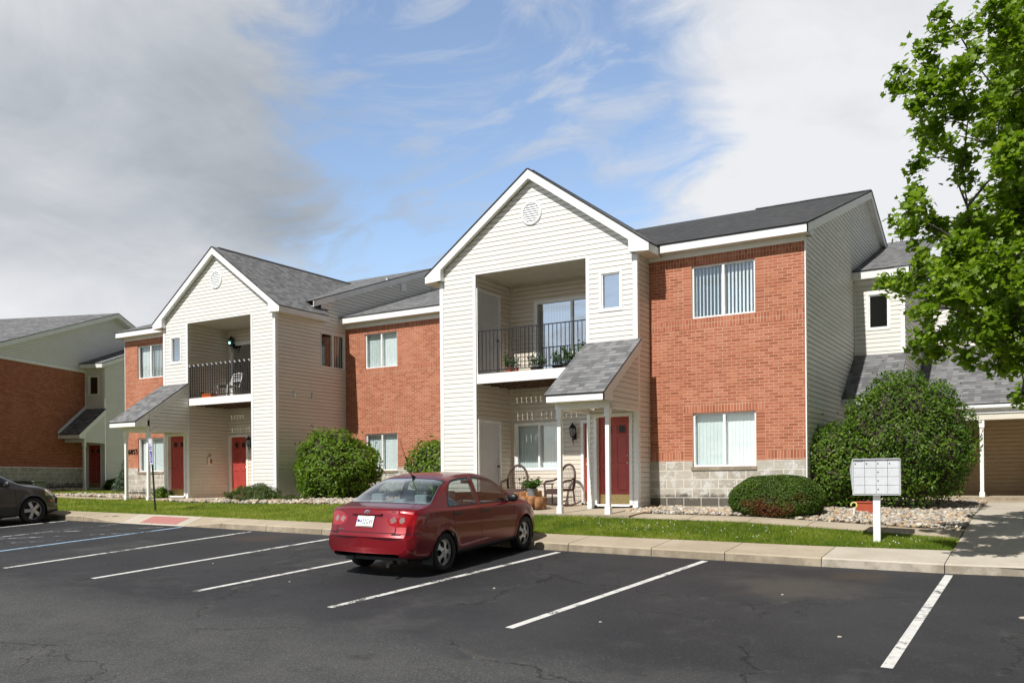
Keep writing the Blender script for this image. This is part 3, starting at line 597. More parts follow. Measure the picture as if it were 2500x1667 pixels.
def window(fr, s0, s1, z0, z1, parent, kind='slider', inset=.05, fw=.045, look='blind', gl='glass', casing=0.0, dark_first=False, name='window'):
    """frame, panes and what hangs behind them; the wall has a hole of the same size"""
    mb = MB(fr); dep = .08
    if casing:                                  # flat picture-frame casing proud of the siding
        for r in cut((s0-casing, s1+casing, z0-casing, z1+casing), [(s0, s1, z0, z1)]): mb.box(r[0], r[1], -inset-dep, .024, r[2], r[3])
    for r in cut((s0, s1, z0, z1), [(s0+fw, s1-fw, z0+fw, z1-fw)]): mb.box(r[0], r[1], -inset-dep, -inset, r[2], r[3])
    sm = (s0+s1)/2
    if kind == 'slider': mb.box(sm-.028, sm+.028, -inset-dep+.01, -inset+.006, z0+fw, z1-fw)
    wo = mb.build(name, M['trim'], parent)
    pn = MB(fr); pn.face([(s0+fw*.8, -inset-.045, z0+fw*.8), (s0+fw*.8, -inset-.045, z1-fw*.8), (s1-fw*.8, -inset-.045, z1-fw*.8), (s1-fw*.8, -inset-.045, z0+fw*.8)])
    pn.build('pane', M[gl], wo)
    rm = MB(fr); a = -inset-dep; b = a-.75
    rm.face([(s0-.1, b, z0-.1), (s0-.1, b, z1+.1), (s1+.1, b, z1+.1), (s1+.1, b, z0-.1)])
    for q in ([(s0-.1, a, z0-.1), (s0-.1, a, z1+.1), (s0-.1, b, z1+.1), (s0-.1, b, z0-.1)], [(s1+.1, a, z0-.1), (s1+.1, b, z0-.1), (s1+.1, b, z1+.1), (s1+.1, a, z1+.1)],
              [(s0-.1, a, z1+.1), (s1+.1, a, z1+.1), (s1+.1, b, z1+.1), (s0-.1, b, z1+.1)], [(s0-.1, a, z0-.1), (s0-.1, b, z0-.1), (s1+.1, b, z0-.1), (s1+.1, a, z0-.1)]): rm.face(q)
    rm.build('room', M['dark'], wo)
    if look in ('blind', 'blindopen', 'half'):
        bl = MB(fr); n = max(4, int((s1-s0)/.082)); step = (s1-s0-.02)/n
        for i in range(n):
            c = s0+.01+step*(i+.5); first = (c < sm) != bool(dark_first); mi = 0 if first else 1
            if look == 'blind': wd, tw = step*.53, .10+.08*random.random()
            else: wd, tw = step*(.20 if first else .30), .35
            if look == 'half' and not first: continue
            jz = 0.0
            dx, dy = wd*math.cos(tw), wd*math.sin(tw)
            bl.face([(c-dx, a-.06-dy, z0+.03), (c-dx, a-.06-dy, z1), (c+dx, a-.06+dy, z1), (c+dx, a-.06+dy, z0+.03)], None, mi)
        bl.build('blind', [M['blind'], M['blindw']], wo)
    if look == 'curtain':
        bl = MB(fr); n = 26
        for i in range(n):
            a0 = s0+(s1-s0)*i/n; a1 = s0+(s1-s0)*(i+1)/n; e = lambda q: a-.10+.02*math.sin(q*55)
            bl.face([(a0, e(a0), z0), (a0, e(a0), z1), (a1, e(a1), z1), (a1, e(a1), z0)])
        bl.build('curtain', M['blindw'], wo)
    if look == 'screen' or look == 'blind':
        if look == 'screen':
            sc = MB(fr); flat(sc, (s0+fw, sm, z0+fw, z1-fw), a-.03); sc.build('screen', M['screen'], wo)
    return wo
def door(fr, s0, s1, z0, z1, parent, kind='entry', inset=.09, knob='r', casing=.075):
    mb = MB(fr)
    for r in cut((s0-casing, s1+casing, z0, z1+casing), [(s0, s1, z0, z1)]): mb.box(r[0], r[1], -inset-.06, .026, r[2], r[3])
    mb.box(s0, s1, -inset-.05, .03, z0-.03, z0+.02)
    do = mb.build('door', M['trim'], parent)
    lf = MB(fr); d = -inset; H = z1-z0; W = s1-s0
    if kind == 'entry':
        px = [(s0+W*.13, s0+W*.44), (s0+W*.56, s0+W*.87)]; pz = [(z0+H*.16, z0+H*.42), (z0+H*.47, z0+H*.77), (z0+H*.81, z0+H*.92)]
        holes = [(a, b, c, e) for a, b in px for c, e in pz]
        for r in cut((s0, s1, z0+.02, z1), holes): flat(lf, r, d)
        for a, b, c, e in holes:
            g_ = .022
            flat(lf, (a+g_, b-g_, c+g_, e-g_), d-.012)
            for q in ([(a, d, c), (a, d, e), (a+g_, d-.012, e-g_), (a+g_, d-.012, c+g_)], [(b, d, c), (b-g_, d-.012, c+g_), (b-g_, d-.012, e-g_), (b, d, e)], [(a, d, e), (b, d, e), (b-g_, d-.012, e-g_), (a+g_, d-.012, e-g_)], [(a, d, c), (a+g_, d-.012, c+g_), (b-g_, d-.012, c+g_), (b, d, c)]): lf.face(q)
        lo = lf.build('leaf', M['door'], do)
        li = MB(fr)
        for a, b in px: flat(li, (a+.05, b-.05, z0+H*.825, z0+H*.90), d+.003)
        li.build('lite', M['black'], do)
        kp = MB(fr); kp.box(s0+.03, s1-.03, d, d+.004, z0+.03, z0+.24); kp.build('kick_plate', M['brass'], do)
    else:
        lf.box(s0, s1, d-.04, d, z0+.02, z1); lf.build('leaf', M['doorg'], do)
    ks = (s1-.07) if knob == 'r' else (s0+.07)
    for nm, zz, k in (('knob', z0+.96, 1.0), ('deadbolt', z0+1.12, .8))[:2 if kind == 'entry' else 1]:
        kb = MB(fr); kb.tube([(ks, d-.01, zz), (ks, d+.035, zz), (ks, d+.045, zz), (ks, d+.065, zz), (ks, d+.075, zz)], [.012, .014*k, .03*k, .028*k, .012], 10)
        kb.build(nm, M['brass'] if kind == 'entry' else M['black'], do, smooth=True)
    return do
def lantern(fr, s, z, parent, glow=False):
    mb = MB(fr)
    mb.box(s-.05, s+.05, 0.0, .03, z-.16, z+.0); mb.tube([(s, .02, z-.08), (s, .09, z-.17), (s, .13, z-.20), (s, .14, z-.12)], .013, 6)
    mb.tube([(s, .13, z-.11), (s, .13, z-.08), (s, .13, z-.07)], [.03, .055, .06], 6)
    mb.tube([(s, .13, z+.12), (s, .13, z+.13), (s, .13, z+.20), (s, .13, z+.24), (s, .13, z+.27)], [.105, .105, .055, .02, .006], 6)
    for k in range(6):
        a = 2*math.pi*k/6; mb.tube([(s+.058*math.cos(a), .13+.058*math.sin(a), z-.07), (s+.092*math.cos(a), .13+.092*math.sin(a), z+.12)], .007, 4)
    mb.tube([(s, .10, z-.20), (s, .10, z-.30)], [.014, .006], 6)
    o = mb.build('wall_lantern', M['black'], parent)
    g_ = MB(fr); g_.tube([(s, .13, z-.068), (s, .13, z+.118)], [.052, .086], 6); g_.build('lantern_glass', M['teal'] if glow else M['lglass'], o)
    if glow:
        b = MB(fr); b.tube([(s, .19, z-.02), (s, .205, z+.02), (s, .21, z+.05)], [.03, .036, .02], 8); b.build('bulb', M['lamp_glow'], o)
    return o
def roof_plane(mb, pts, t=.03, edge_mi=0):
    """shingled slope: pts eave-left, eave-right, ridge-right, ridge-left (may be more); uv along the slope"""
    P = [Vector(p) for p in pts]; u = (P[1]-P[0]).normalized(); n = (P[1]-P[0]).cross(P[2]-P[1]).normalized(); v = n.cross(u)
    if v.z < 0: v = -v
    if n.z < 0: n = -n
    uv = [((p-P[0]).dot(u), (p-P[0]).dot(v)+10.0) for p in P]
    mb.slab([tuple(p) for p in P], tuple(n*t), None, uv)

# ------------------------------------------------------------------ the apartment building (one thing, many parts)
apt = thing('apartment_building', 'long two-storey apartment building of red brick and cream siding with two gabled balcony bays', 'apartment building', (-12, 22, -.65))
X3, Y3 = (1, 0, 0), (0, 1, 0)
def unit(T, xb, door_slab_z=-.62, glow=False, far_wall=True, roofmat='shingle'):
    """canonical coords: x=0 at the bay corner next to the brick (brick x>0, bay x<0), y=0 bay front, z true"""
    FR = lambda o, s, n: frame(T, o, s, n)
    front = FR((0, 0, 0), X3, (0, -1, 0)); BY = .70
    bk = FR((0, BY, 0), X3, (0, -1, 0))
    zb = -.75
    # openings on the bay front
    oL, oR, oT = -4.335, -1.265, 5.115; fl_t, fl_b = 2.615, 2.39
    dW = (-1.02, -.205, -.60, 1.41)                       # entry door, below the porch
    sw = (-.87, -.40, 3.87, 4.69)                         # small window
    # ---- bay front siding
    mb = MB(front)
    W_ = 5.42; pk = (-2.71, 7.19); sl = .714
    lap_wall(mb, [[(-W_, oT), (0, oT), (0, 5.06), (0, 5.26), pk, (-W_, 5.26)]])
    lap_wall(mb, [[(-W_, zb), (oL, zb), (oL, oT), (-W_, oT)]])
    for r in cut((oR, 0, zb, oT), [sw, (dW[0]-.07, dW[1]+.07, zb, dW[3]+.07)]): lap_wall(mb, [rp(r)])
    mb.build('siding_front', M['siding'], apt)
    # ---- corner boards and opening trim
    tb = MB(front)
    for a, b in ((-.085, .0), (-W_, -W_+.085)): tb.box(a, b, 0, .022, zb, 5.08)
    tb.box(oL-.085, oL, -.03, .022, zb, oT); tb.box(oR, oR+.085, -.03, .022, zb, oT)
    tb.box(oL, oR, -.05, .019, oT-.002, oT+.045)
    tb.box(.0, .022, -.10, .02, zb, 5.08); tb.box(-W_-.022, -W_, -.10, .02, zb, 5.08)
    tb.build('corner_trim', M['trim'], apt)
    # ---- bay right return wall (towards the brick)
    rw = MB(FR((0, 0, 0), (0, 1, 0), (1, 0, 0))); lap_wall(rw, [[(.10, zb), (BY, zb), (BY, 5.08), (.10, 5.08)]]); rw.build('siding_return', M['siding'], apt)
    # ---- recess: side walls, back wall, ceiling
    RY = 1.65; rc = MB(FR((oL, 0, 0), (0, 1, 0), (1, 0, 0)))
    dl = (.10, 1.05, -.62, 1.46); du = (.07, 1.06, 2.63, 4.73)
    for r in cut((.03, RY, zb, oT), [(dl[0]-.06, dl[1]+.06, zb, dl[3]+.06), (du[0]-.06, du[1]+.06, fl_t, du[3]+.06), (0, RY, fl_b, fl_t)]): lap_wall(rc, [rp(r)])
    rc.build('siding_recess', M['siding_shade'], apt)
    r2_ = MB(FR((oR, 0, 0), (0, 1, 0), (-1, 0, 0)))
    for r in cut((.03, RY, zb, oT), [(0, RY, fl_b, fl_t)]): lap_wall(r2_, [rp(r)])
    r2_.build('siding_recess', M['siding_shade'], apt)
    fs = FR((oL, 0, 0), (0, 1, 0), (1, 0, 0))
    door(fs, *dl, apt, 'plain', .03, 'r', .055); door(fs, *du, apt, 'plain', .03, 'r', .055)
    bw = MB(FR((0, RY, 0), X3, (0, -1, 0))); fb = FR((0, RY, 0), X3, (0, -1, 0))
    win = (-4.20, -2.79, .26, 1.455); bd = (-2.19, -1.36, -.60, 1.41); sd = (-3.60, -1.42, 2.64, 4.63)
    for r in cut((oL, oR, zb, oT), [(win[0]-.03, win[1]+.03, win[2]-.03, win[3]+.03), (bd[0]-.07, bd[1]+.07, zb, bd[3]+.07), (sd[0]-.02, sd[1]+.02, fl_t, sd[3]+.02), (oL, oR, fl_b, fl_t)]): lap_wall(bw, [rp(r)])
    bw.box(oL, oL+.03, 0, .03, zb, fl_b); bw.box(oL, oL+.03, 0, .03, fl_t, oT)
    bw.build('siding_recess', M['siding_shade'], apt)
    window(fb, *win, apt, 'slider', .0, .05, 'blind', 'glass', .03)
    window(fb, *sd, apt, 'slider', .0, .07, 'half', 'glassb', .02, name='patio_door')
    door(fb, *bd, apt, 'entry', .07, 'l')
    ce = MB(T)
    for i in range(20):                                   # grooved soffit boards
        a = oL+(oR-oL)*i/20; b = oL+(oR-oL)*(i+1)/20; ce.box(a+.004, b-.004, .0, RY, oT+.003, oT+.02)
    ce.box(oL, oR, .0, RY, oT+.03, oT+.04); ce.build('balcony_ceiling', M['trim_dk'], apt)
    # ---- balcony deck of boards laid with gaps, joists, white rim board
    dk = MB(T); n = 21; y0, y1 = .05, RY-.02
    for i in range(n):
        a = oL+.015+(oR-oL-.03)*i/n; b = oL+.015+(oR-oL-.03)*(i+1)/n; dk.box(a+.006, b-.006, y0, y1, fl_t-.035, fl_t)
    for yy in (.28, .68, 1.08, 1.46): dk.box(oL+.01, oR-.01, yy-.02, yy+.02, fl_b-.01, fl_t-.036)
    de = dk.build('balcony_deck', M['deckwood'], apt)
    rb = MB(T); rb.box(oL+.012, oR-.012, -.012, .04, fl_b, fl_t+.01); rb.build('rim_board', M['trim'], de)
    # ---- railing
    ra = MB(T); yr = .055; zt, zl = 3.71, 2.705
    ra.box(oL+.01, oR-.01, yr-.016, yr+.016, zt-.022, zt); ra.box(oL+.01, oR-.01, yr-.012, yr+.012, zl-.012, zl+.012)
    k = 27
    for i in range(k+1):
        x = oL+.03+(oR-oL-.06)*i/k; ra.box(x-.0075, x+.0075, yr-.0075, yr+.0075, zl if 0 < i < k else fl_t, zt-.02)
    rail = ra.build('balcony_railing', M['black'], apt)
    # ---- small window, entry door
    window(front, *sw, apt, 'fixed', .0, .03, 'none', 'glassb', .055)
    door(front, *dW, apt, 'entry', .10, 'r')
    # ---- gable vent
    va = MB(front); c0, cz, ra_, rb_ = -2.71, 6.39, .285, .295
    nn = 36
    for i in range(nn):
        a0, a1 = 2*math.pi*i/nn, 2*math.pi*(i+1)/nn
        def P(r, a, d): return (c0+ra_*r*math.cos(a), d, cz+rb_*r*math.sin(a))
        for (r0, d0), (r1, d1) in zip([(1.0, 0), (1.0, .03), (.93, .045), (.80, .04), (.78, .012)], [(1.0, .03), (.93, .045), (.80, .04), (.78, .012), (.78, .0)]):
            va.face([P(r0, a0, d0), P(r1, a0, d1), P(r1, a1, d1), P(r0, a1, d0)])
    ve = va.build('gable_vent', M['white'], apt)
    lv = MB(front)
    for i in range(9):
        z = cz-rb_*.74+rb_*1.48*i/8; h = math.sqrt(max(0.02, 1-((z-cz)/(rb_*.79))**2))*ra_*.79
        lv.face([(c0-h, .034, z-.012), (c0-h, .016, z+.022), (c0+h, .016, z+.022), (c0+h, .034, z-.012)])
        lv.face([(c0-h, .034, z-.012), (c0+h, .034, z-.012), (c0+h, .012, z-.016), (c0-h, .012, z-.016)])
    lv.build('louvre', M['white'], ve)
    # ---- bay roof
    F0 = -.18; hs = 3.075; zp, ze = 7.40, 7.40-hs*.714; cx = -2.71; pit = .358
    def main_z(y): return 5.25+pit*(y-.40)
    yv = (zp-5.25)/pit+.40                                 # where the bay ridge runs into the main slope
    ye = (ze-5.25)/pit+.40
    rf = MB(T)
    for sg in (1, -1):
        ex = cx+sg*hs; yend = .44 if sg > 0 else 2.0
        hw = W_/2 if sg < 0 else hs                        # slope narrows to the wall line past the bay eave
        zw = zp-hw*.714; yw = max((zw-5.25)/pit+.40, yend)
        if sg > 0: pts = [(ex, F0-.015, ze), (ex, max(ye, .38), ze), (cx, yv, zp), (cx, F0-.015, zp)]
        else: pts = [(ex, F0-.015, ze), (ex, yend, ze), (cx-W_/2-.02, yend, zp-(W_/2+.02)*.714), (cx-W_/2-.02, yw+.3, zp-(W_/2+.02)*.714), (cx, yv+.15, zp), (cx, F0-.015, zp)]
        roof_plane(rf, pts)
    bay_roof = rf.build('bay_roof', M['shingle'], apt)
    fa = MB(front); vt = .205; ln = 5.03
    for sg in (1, -1):                                     # rake boards with their boxed ends
        ex = cx+sg*hs; wl = cx+sg*(W_/2-.12)
        pts = [(cx, 0, zp), (ex, 0, ze), (ex, 0, ln+.005), (wl, 0, ln+.03), (wl, 0, zp-vt-.012-abs(wl-cx)*.714), (cx, 0, zp-vt-.012)]
        fa.slab([(p[0], -F0-.03, p[2]) for p in pts], (0, .03, 0))
        # rake soffit
        a = (cx, zp-vt+.02); b = (wl, zp-vt+.02-abs(wl-cx)*.714)
        fa.slab([(a[0], 0.001, a[1]), (b[0], 0.001, b[1]), (b[0], -F0-.03, b[1]), (a[0], -F0-.03, a[1])], (0, 0, .02))
        # box end: inner cheek and soffit, eave fascia
        fa.slab([(wl, .001, ln+.03), (wl, -F0-.03, ln+.03), (wl, -F0-.03, b[1]), (wl, .001, b[1])], (sg*.02, 0, 0))
        yend = .42 if sg > 0 else 2.0
        fa.slab([(ex-sg*.02, -F0-.031, ln), (ex-sg*.02, -yend, ln), (ex-sg*.02, -yend, ze-.004), (ex-sg*.02, -F0-.031, ze-.004)], (sg*.02, 0, 0))
        if sg < 0: fa.slab([(ex, -2.0, ln), (-W_, -2.0, ln), (-W_, -2.0, ze+.1), (ex, -2.0, ze-.02)], (0, -.02, 0))
    fa.build('rake_board', M['trim'], bay_roof)
    so = MB(T)
    so.box(cx+hs-.02, .021, F0+.03, BY, ln+.004, ln+.016); so.box(cx-hs+.02, -W_-.021, F0+.03, 2.0, ln+.004, ln+.016); so.build('soffit', M['trim_dk'], bay_roof)
    # ---- brick part
    uw = (1.03, 2.46, 3.575, 4.755); lw = (1.03, 2.46, .25, 1.45); st = .377
    br = MB(bk); du_ = 0.0
    sl_t = (4.77, 4.97); sl_m = (3.355, 3.56); sl_l = (1.46, 1.66); sl_b = (st, st+.205)
    jam = .205
    hol = [uw, lw]
    body = [(0, xb, sl_m[1], sl_t[0], [(uw[0]-jam, uw[1]+jam, sl_m[1], sl_t[0])]), (0, xb, st, sl_m[0], [(lw[0]-jam, lw[1]+jam, st, sl_l[1]), (0, lw[0]-jam, *sl_b), (lw[1]+jam, xb, *sl_b)])]
    for s0, s1, z0, z1, hh in body:
        for r in cut((s0, s1, z0, z1), hh): flat(br, r, 0, 0)
    for r in ((0, xb, *sl_t), (0, xb, *sl_m), (lw[0]-jam, lw[1]+jam, *sl_l), (0, lw[0]-jam, *sl_b), (lw[1]+jam, xb, *sl_b)): flat(br, r, .002, 1)
    for wn, (z0, z1) in ((uw, (sl_m[1], sl_t[0])), (lw, (st, sl_l[0]))):
        for s0, s1 in ((wn[0]-jam, wn[0]), (wn[1], wn[1]+jam)): flat(br, (s0, s1, z0, z1), .001, 2, -s0)
        for r in cut((wn[0], wn[1], z0, z1), [wn]): flat(br, r, 0, 0)
    for wn in hol:                                          # masonry reveals round the windows
        z0 = wn[2] if wn is uw else wn[2]
        for q in ([(wn[0], 0, z0), (wn[0], -.10, z0), (wn[0], -.10, wn[3]), (wn[0], 0, wn[3])], [(wn[1], 0, z0), (wn[1], 0, wn[3]), (wn[1], -.10, wn[3]), (wn[1], -.10, z0)], [(wn[0], 0, wn[3]), (wn[0], -.1, wn[3]), (wn[1], -.1, wn[3]), (wn[1], 0, wn[3])], [(wn[0], 0, z0), (wn[1], 0, z0), (wn[1], -.1, z0), (wn[0], -.1, z0)]): br.face(q, [(0, 0), (.1, 0), (.1, 1), (0, 1)], 0)
    br.build('brick_wall', [M['brick'], M['soldier'], M['stack']], apt)
    sb = MB(bk)
    for r in cut((0, xb, -.85, st-.003), [(lw[0], lw[1], lw[2]-.075, st)]):
        s0, s1, z0, z1 = r; sb.face([(s0, .016, z0), (s0, .016, z1), (s1, .016, z1), (s1, .016, z0)], [(s0, z0-st), (s0, z1-st), (s1, z1-st), (s1, z0-st)])
        sb.face([(s0, 0, z1), (s1, 0, z1), (s1, .016, z1), (s0, .016, z1)], [(0, .1)]*4)
    sb.build('block_base', M['stone'], apt)
    si = MB(bk); si.box(lw[0]-.03, lw[1]+.02, -.10, .045, lw[2]-.075, lw[2]-.004); si.build('window_sill', M['conc'], apt)
    window(bk, *uw, apt, 'slider', .045, .04, 'blindopen', 'glass')
    window(bk, *lw, apt, 'slider', .045, .045, 'blind', 'glass')
    # ---- eave above the brick, main roof
    ew = MB(T); RX = xb+.14
    ew.box(.0, xb, BY-.022, BY+.02, 4.972, 5.082); ew.box(.40, RX, .40, .425, 5.078, 5.245)
    ew.build('eave_fascia', M['trim'], apt)
    es = MB(T); es.box(.0, RX-.02, .426, BY, 5.083, 5.095); es.build('soffit', M['trim_dk'], apt)
    yr_, zr_ = 8.08, 5.25+pit*7.68
    mr = MB(T); LX = -W_-.12
    roof_plane(mr, [(.36, .385, 5.247), (RX+.015, .385, 5.247), (RX+.015, yr_, zr_), (.36, yr_, zr_)])
    y_in = 2.05
    roof_plane(mr, [(LX, 1.55, main_z(1.55)), (cx, 1.55, main_z(1.55)), (cx, yr_, zr_), (LX, yr_, zr_)]); roof_plane(mr, [(cx, .45, main_z(.45)), (.36, .45, main_z(.45)), (.36, yr_, zr_), (cx, yr_, zr_)])
    roof_plane(mr, [(RX+.015, 2*yr_-.385, 5.247), (LX, 2*yr_-.385, 5.247), (LX, yr_, zr_), (RX+.015, yr_, zr_)])
    main_roof = mr.build('main_roof', M[roofmat], apt)
    rk = MB(T); dv = .19
    for xe, sg in ((RX, 1), (LX, -1)):
        ya, za = (.40, 5.245) if sg > 0 else (1.55, main_z(1.55))
        for p in ([(xe, ya, za-.002), (xe, yr_, zr_-.002), (xe, yr_, zr_-dv), (xe, ya, za-dv)], [(xe, yr_, zr_-.002), (xe, 2*yr_-.4, 5.245), (xe, 2*yr_-.4, 5.245-dv), (xe, yr_, zr_-dv)]): rk.slab(p, (-sg*.022, 0, 0))
        if sg > 0: rk.slab([(xe, .40, 5.078), (xe, .88, 5.078), (xe, .88, 5.24), (xe, .40, 5.06)], (-.022, 0, 0)); rk.box(xb, xe-.02, .86, .88, 5.078, 5.25)
        wx = xb if sg > 0 else -W_
        for (y0, z0), (y1, z1) in (((ya+.3 if sg > 0 else ya, za-dv+.02+(.3*pit if sg > 0 else 0)), (yr_, zr_-dv+.02)), ((yr_, zr_-dv+.02), (2*yr_-.7, 5.2))): rk.slab([(wx, y0, z0), (xe-sg*.022, y0, z0), (xe-sg*.022, y1, z1), (wx, y1, z1)], (0, 0, .012))
    rk.build('rake_board', M['trim'], main_roof)
    rg = MB(T)
    for a, b, y in ((-2.71, -2.71, None),): rg.slab([(cx-.09, F0+.25, zp-.06+.034), (cx-.09, yv, zp-.06+.034), (cx, yv, zp+.05), (cx, F0+.25, zp+.05)], (.0, 0, .012)); rg.slab([(cx+.09, F0+.25, zp-.06+.034), (cx+.09, yv, zp-.06+.034), (cx, yv, zp+.05), (cx, F0+.25, zp+.05)], (.0, 0, .012))
    rg.box(.4, RX, yr_-.1, yr_+.1, zr_+.02, zr_+.04); rg.build('ridge_cap', M['shingle'], main_roof)
    # ---- end gable wall (brick side)
    gw = MB(FR((xb, 0, 0), (0, 1, 0), (1, 0, 0)))
    zg = lambda y: 5.25+pit*(y-.4)-.16
    lap_wall(gw, [[(BY+.07, -.85), (15.4, -.85), (15.4, 5.1), (yr_, zg(yr_)), (BY+.07, zg(BY+.07))]], butt=.011); gw.build('siding_end', M['siding'], apt)
    ct = MB(FR((xb, 0, 0), (0, 1, 0), (1, 0, 0))); ct.box(BY-.005, BY+.085, .0, .024, -.85, 5.08); ct.build('corner_trim', M['trim'], apt)
    # ---- far side wall of the bay / block
    if far_wall:
        fw_ = MB(FR((-W_, 0, 0), (0, 1, 0), (-1, 0, 0)))
        lap_wall(fw_, [[(.1, -.85), (15.4, -.85), (15.4, 5.1), (yr_, zg(yr_)), (2.0, zg(2.0)), (2.0, 5.06), (.1, 5.06)]] if far_wall is True else [rp(r) for r in cut((.1, 8.0, -.85, 5.06), [far_wall])]+[[(2.0, 5.06), (8.0, 5.06), (yr_, zg(yr_)), (2.0, zg(2.0))], [(8.0, -.85), (15.4, -.85), (15.4, 5.1), (yr_, zg(yr_)), (8.0, zg(8.0))]])
        fw_.build('siding_end', M['siding'], apt)
    # ---- porch canopy over the entry
    pl, pr = -1.265, .03; ys, ze2, zt2 = -1.99, 1.76, 3.12; sg_ = (zt2-ze2)/(0-ys)
    pm = MB(T); roof_plane(pm, [(pl-.02, ys-.015, ze2), (pr+.09, ys-.015, ze2), (pr+.09, -.02, zt2-.012), (pl-.02, -.02, zt2-.012)])
    po = pm.build('porch_roof', M['shingle'], apt)
    pf = MB(T)
    pf.box(pl, pr+.085, ys, ys+.025, ze2-.135, ze2-.004)
    for xe, s1 in ((pr+.085, -1), (pl-.001, 1)):
        pf.slab([(xe, ys, ze2-.002), (xe, -.03, zt2-.02), (xe, -.03, zt2-.24), (xe, ys+.43, ze2+.02+.43*sg_-.25), (xe, ys+.43, ze2-.135), (xe, ys, ze2-.135)], (s1*.024, 0, 0))
    pf.box(pl+.0, pr, ys+.44, ys+.56, 1.50, ze2-.1)          # beam
    for xs_ in (pl+.05, pr-.05):
        pf.box(xs_-.05, xs_+.05, ys+.5, -.03, 1.50, 1.62)
    pf.build('porch_trim', M['trim'], po)
    for xs_, nx in ((pr, 1), (pl, -1)):
        ps = MB(FR((xs_, 0, 0), (0, 1, 0), (nx, 0, 0))); zt_ = lambda y: ze2+(y-ys)*sg_-.10
        lap_wall(ps, [[(ys+.5, 1.52), (-.025, 1.52), (-.025, zt_(-.025)), (ys+.5, zt_(ys+.5))]]); ps.build('porch_cheek', M['siding'], po)
    pc = MB(T); pc.box(pl+.02, pr-.02, ys+.03, -.03, 1.625, 1.635); pc.build('soffit', M['trim_dk'], po)
    for xs_ in (pl+.075, pr-.07):
        pp = MB(T); h = .045
        zq = -.76
        pp.box(xs_-h, xs_+h, ys+.46, ys+.46+2*h, zq, 1.50); pp.box(xs_-.062, xs_+.062, ys+.443, ys+.567, zq, zq+.17); pp.box(xs_-.062, xs_+.062, ys+.443, ys+.567, 1.30, 1.505)
        pp.build('porch_post', M['trim'], apt, bevel=.006)
    cl = MB(T); c = ((pl+pr)/2, -1.0)
    cl.lathe([(0, 0), (.13, 0), (.15, -.03), (.14, -.045), (0, -.045)], (c[0], c[1], 1.624), 16); co = cl.build('ceiling_lamp', M['black'], apt)
    cg = MB(T); cg.lathe([(.12, -.045), (.105, -.10), (.06, -.125), (0, -.13)], (c[0], c[1], 1.624), 16); cg.build('lamp_shade', M['lglass'], co, smooth=True)
    # ---- lanterns beside the back doors
    lantern(fb, -2.44, 1.16, apt)
    lantern(fb, -1.60, 4.75-.13, apt, glow) if glow else None
    return rail
XM = -7.94
T_main = lambda p: Vector((XM+p[0], 18.42+p[1], p[2]))
XLF = -26.36
T_left = lambda p: Vector((XLF-p[0], 19.97+p[1]*1.03, p[2]*1.029+.128))
unit(T_main, 3.51, far_wall=True, roofmat='shingle_dark')
swin = ((22.01-19.97)/1.03, (23.17-19.97)/1.03, (3.832-.128)/1.029, (5.004-.128)/1.029)
rail_left = unit(T_left, 3.20, glow=True, far_wall=swin)
I3 = lambda p: Vector(p)
# side window in the left bay's long wall
fr = frame(I3, (-20.94, 0, 0), (0, 1, 0), (1, 0, 0))
window(fr, 22.01, 23.17, 3.832, 5.004, apt, 'slider', .0, .04, 'half', 'glass', .02, dark_first=True)
bt = MB(fr)
for y in (20.75, 21.55): bt.box(y-.02, y+.02, .0, .07, 2.72, 2.92); bt.box(y-.02, y+.12, .05, .07, 2.86, 2.90)
bt.box(20.9, 21.5, .016, .03, 2.83, 2.86)
bt.build('wall_bracket', M['white'], apt)
# middle brick section, set back between the two bays
fm = frame(I3, (0, 23.22, 0), X3, (0, -1, 0)); mbk = MB(fm); x0, x1 = -20.93, -13.2
uwm = (-20.05, -18.65, 3.815, 5.02); lwm = (-20.05, -18.66, .335, 1.58); st = .44
bands = [(4.99, 5.235), (3.60, 3.815), (1.585, 1.79)]
for r in cut((x0, x1, bands[1][1], bands[0][0]), [(uwm[0]-.2, uwm[1]+.2, 0, 9)])+cut((x0, x1, st, bands[1][0]), [(lwm[0]-.2, lwm[1]+.2, 0, bands[2][1])]): flat(mbk, r, 0, 0)
for r in ((x0, x1, *bands[0]), (x0, x1, *bands[1]), (lwm[0]-.2, lwm[1]+.2, *bands[2])): flat(mbk, r, .002, 1)
for wn, z0, z1 in ((uwm, bands[1][1], bands[0][0]), (lwm, st, bands[2][0])):
    for s0, s1 in ((wn[0]-.2, wn[0]), (wn[1], wn[1]+.2)): flat(mbk, (s0, s1, z0, z1), .001, 2, -s0)
    for r in cut((wn[0], wn[1], z0, z1), [wn]): flat(mbk, r, 0, 0)
    a, b = wn[0], wn[1]; z0, z1 = wn[2], min(wn[3], z1) if wn is uwm else wn[3]
    for q in ([(a, 0, z0), (a, -.1, z0), (a, -.1, z1), (a, 0, z1)], [(b, 0, z0), (b, 0, z1), (b, -.1, z1), (b, -.1, z0)], [(a, 0, z1), (a, -.1, z1), (b, -.1, z1), (b, 0, z1)]): mbk.face(q, [(0, 0), (.1, 0), (.1, 1), (0, 1)], 0)
mbk.build('brick_wall', [M['brick'], M['soldier'], M['stack']], apt)
sb = MB(fm)
for r in cut((x0, x1, -.8, st-.003), [(lwm[0], lwm[1], lwm[2]-.07, st)]):
    s0, s1, z0, z1 = r; sb.face([(s0, .016, z0), (s0, .016, z1), (s1, .016, z1), (s1, .016, z0)], [(s0, z0-st+.1), (s0, z1-st+.1), (s1, z1-st+.1), (s1, z0-st+.1)])
sb.build('block_base', M['stone'], apt)
si = MB(fm); si.box(lwm[0]-.03, lwm[1]+.03, -.1, .04, lwm[2]-.07, lwm[2]-.004); si.build('window_sill', M['conc'], apt)
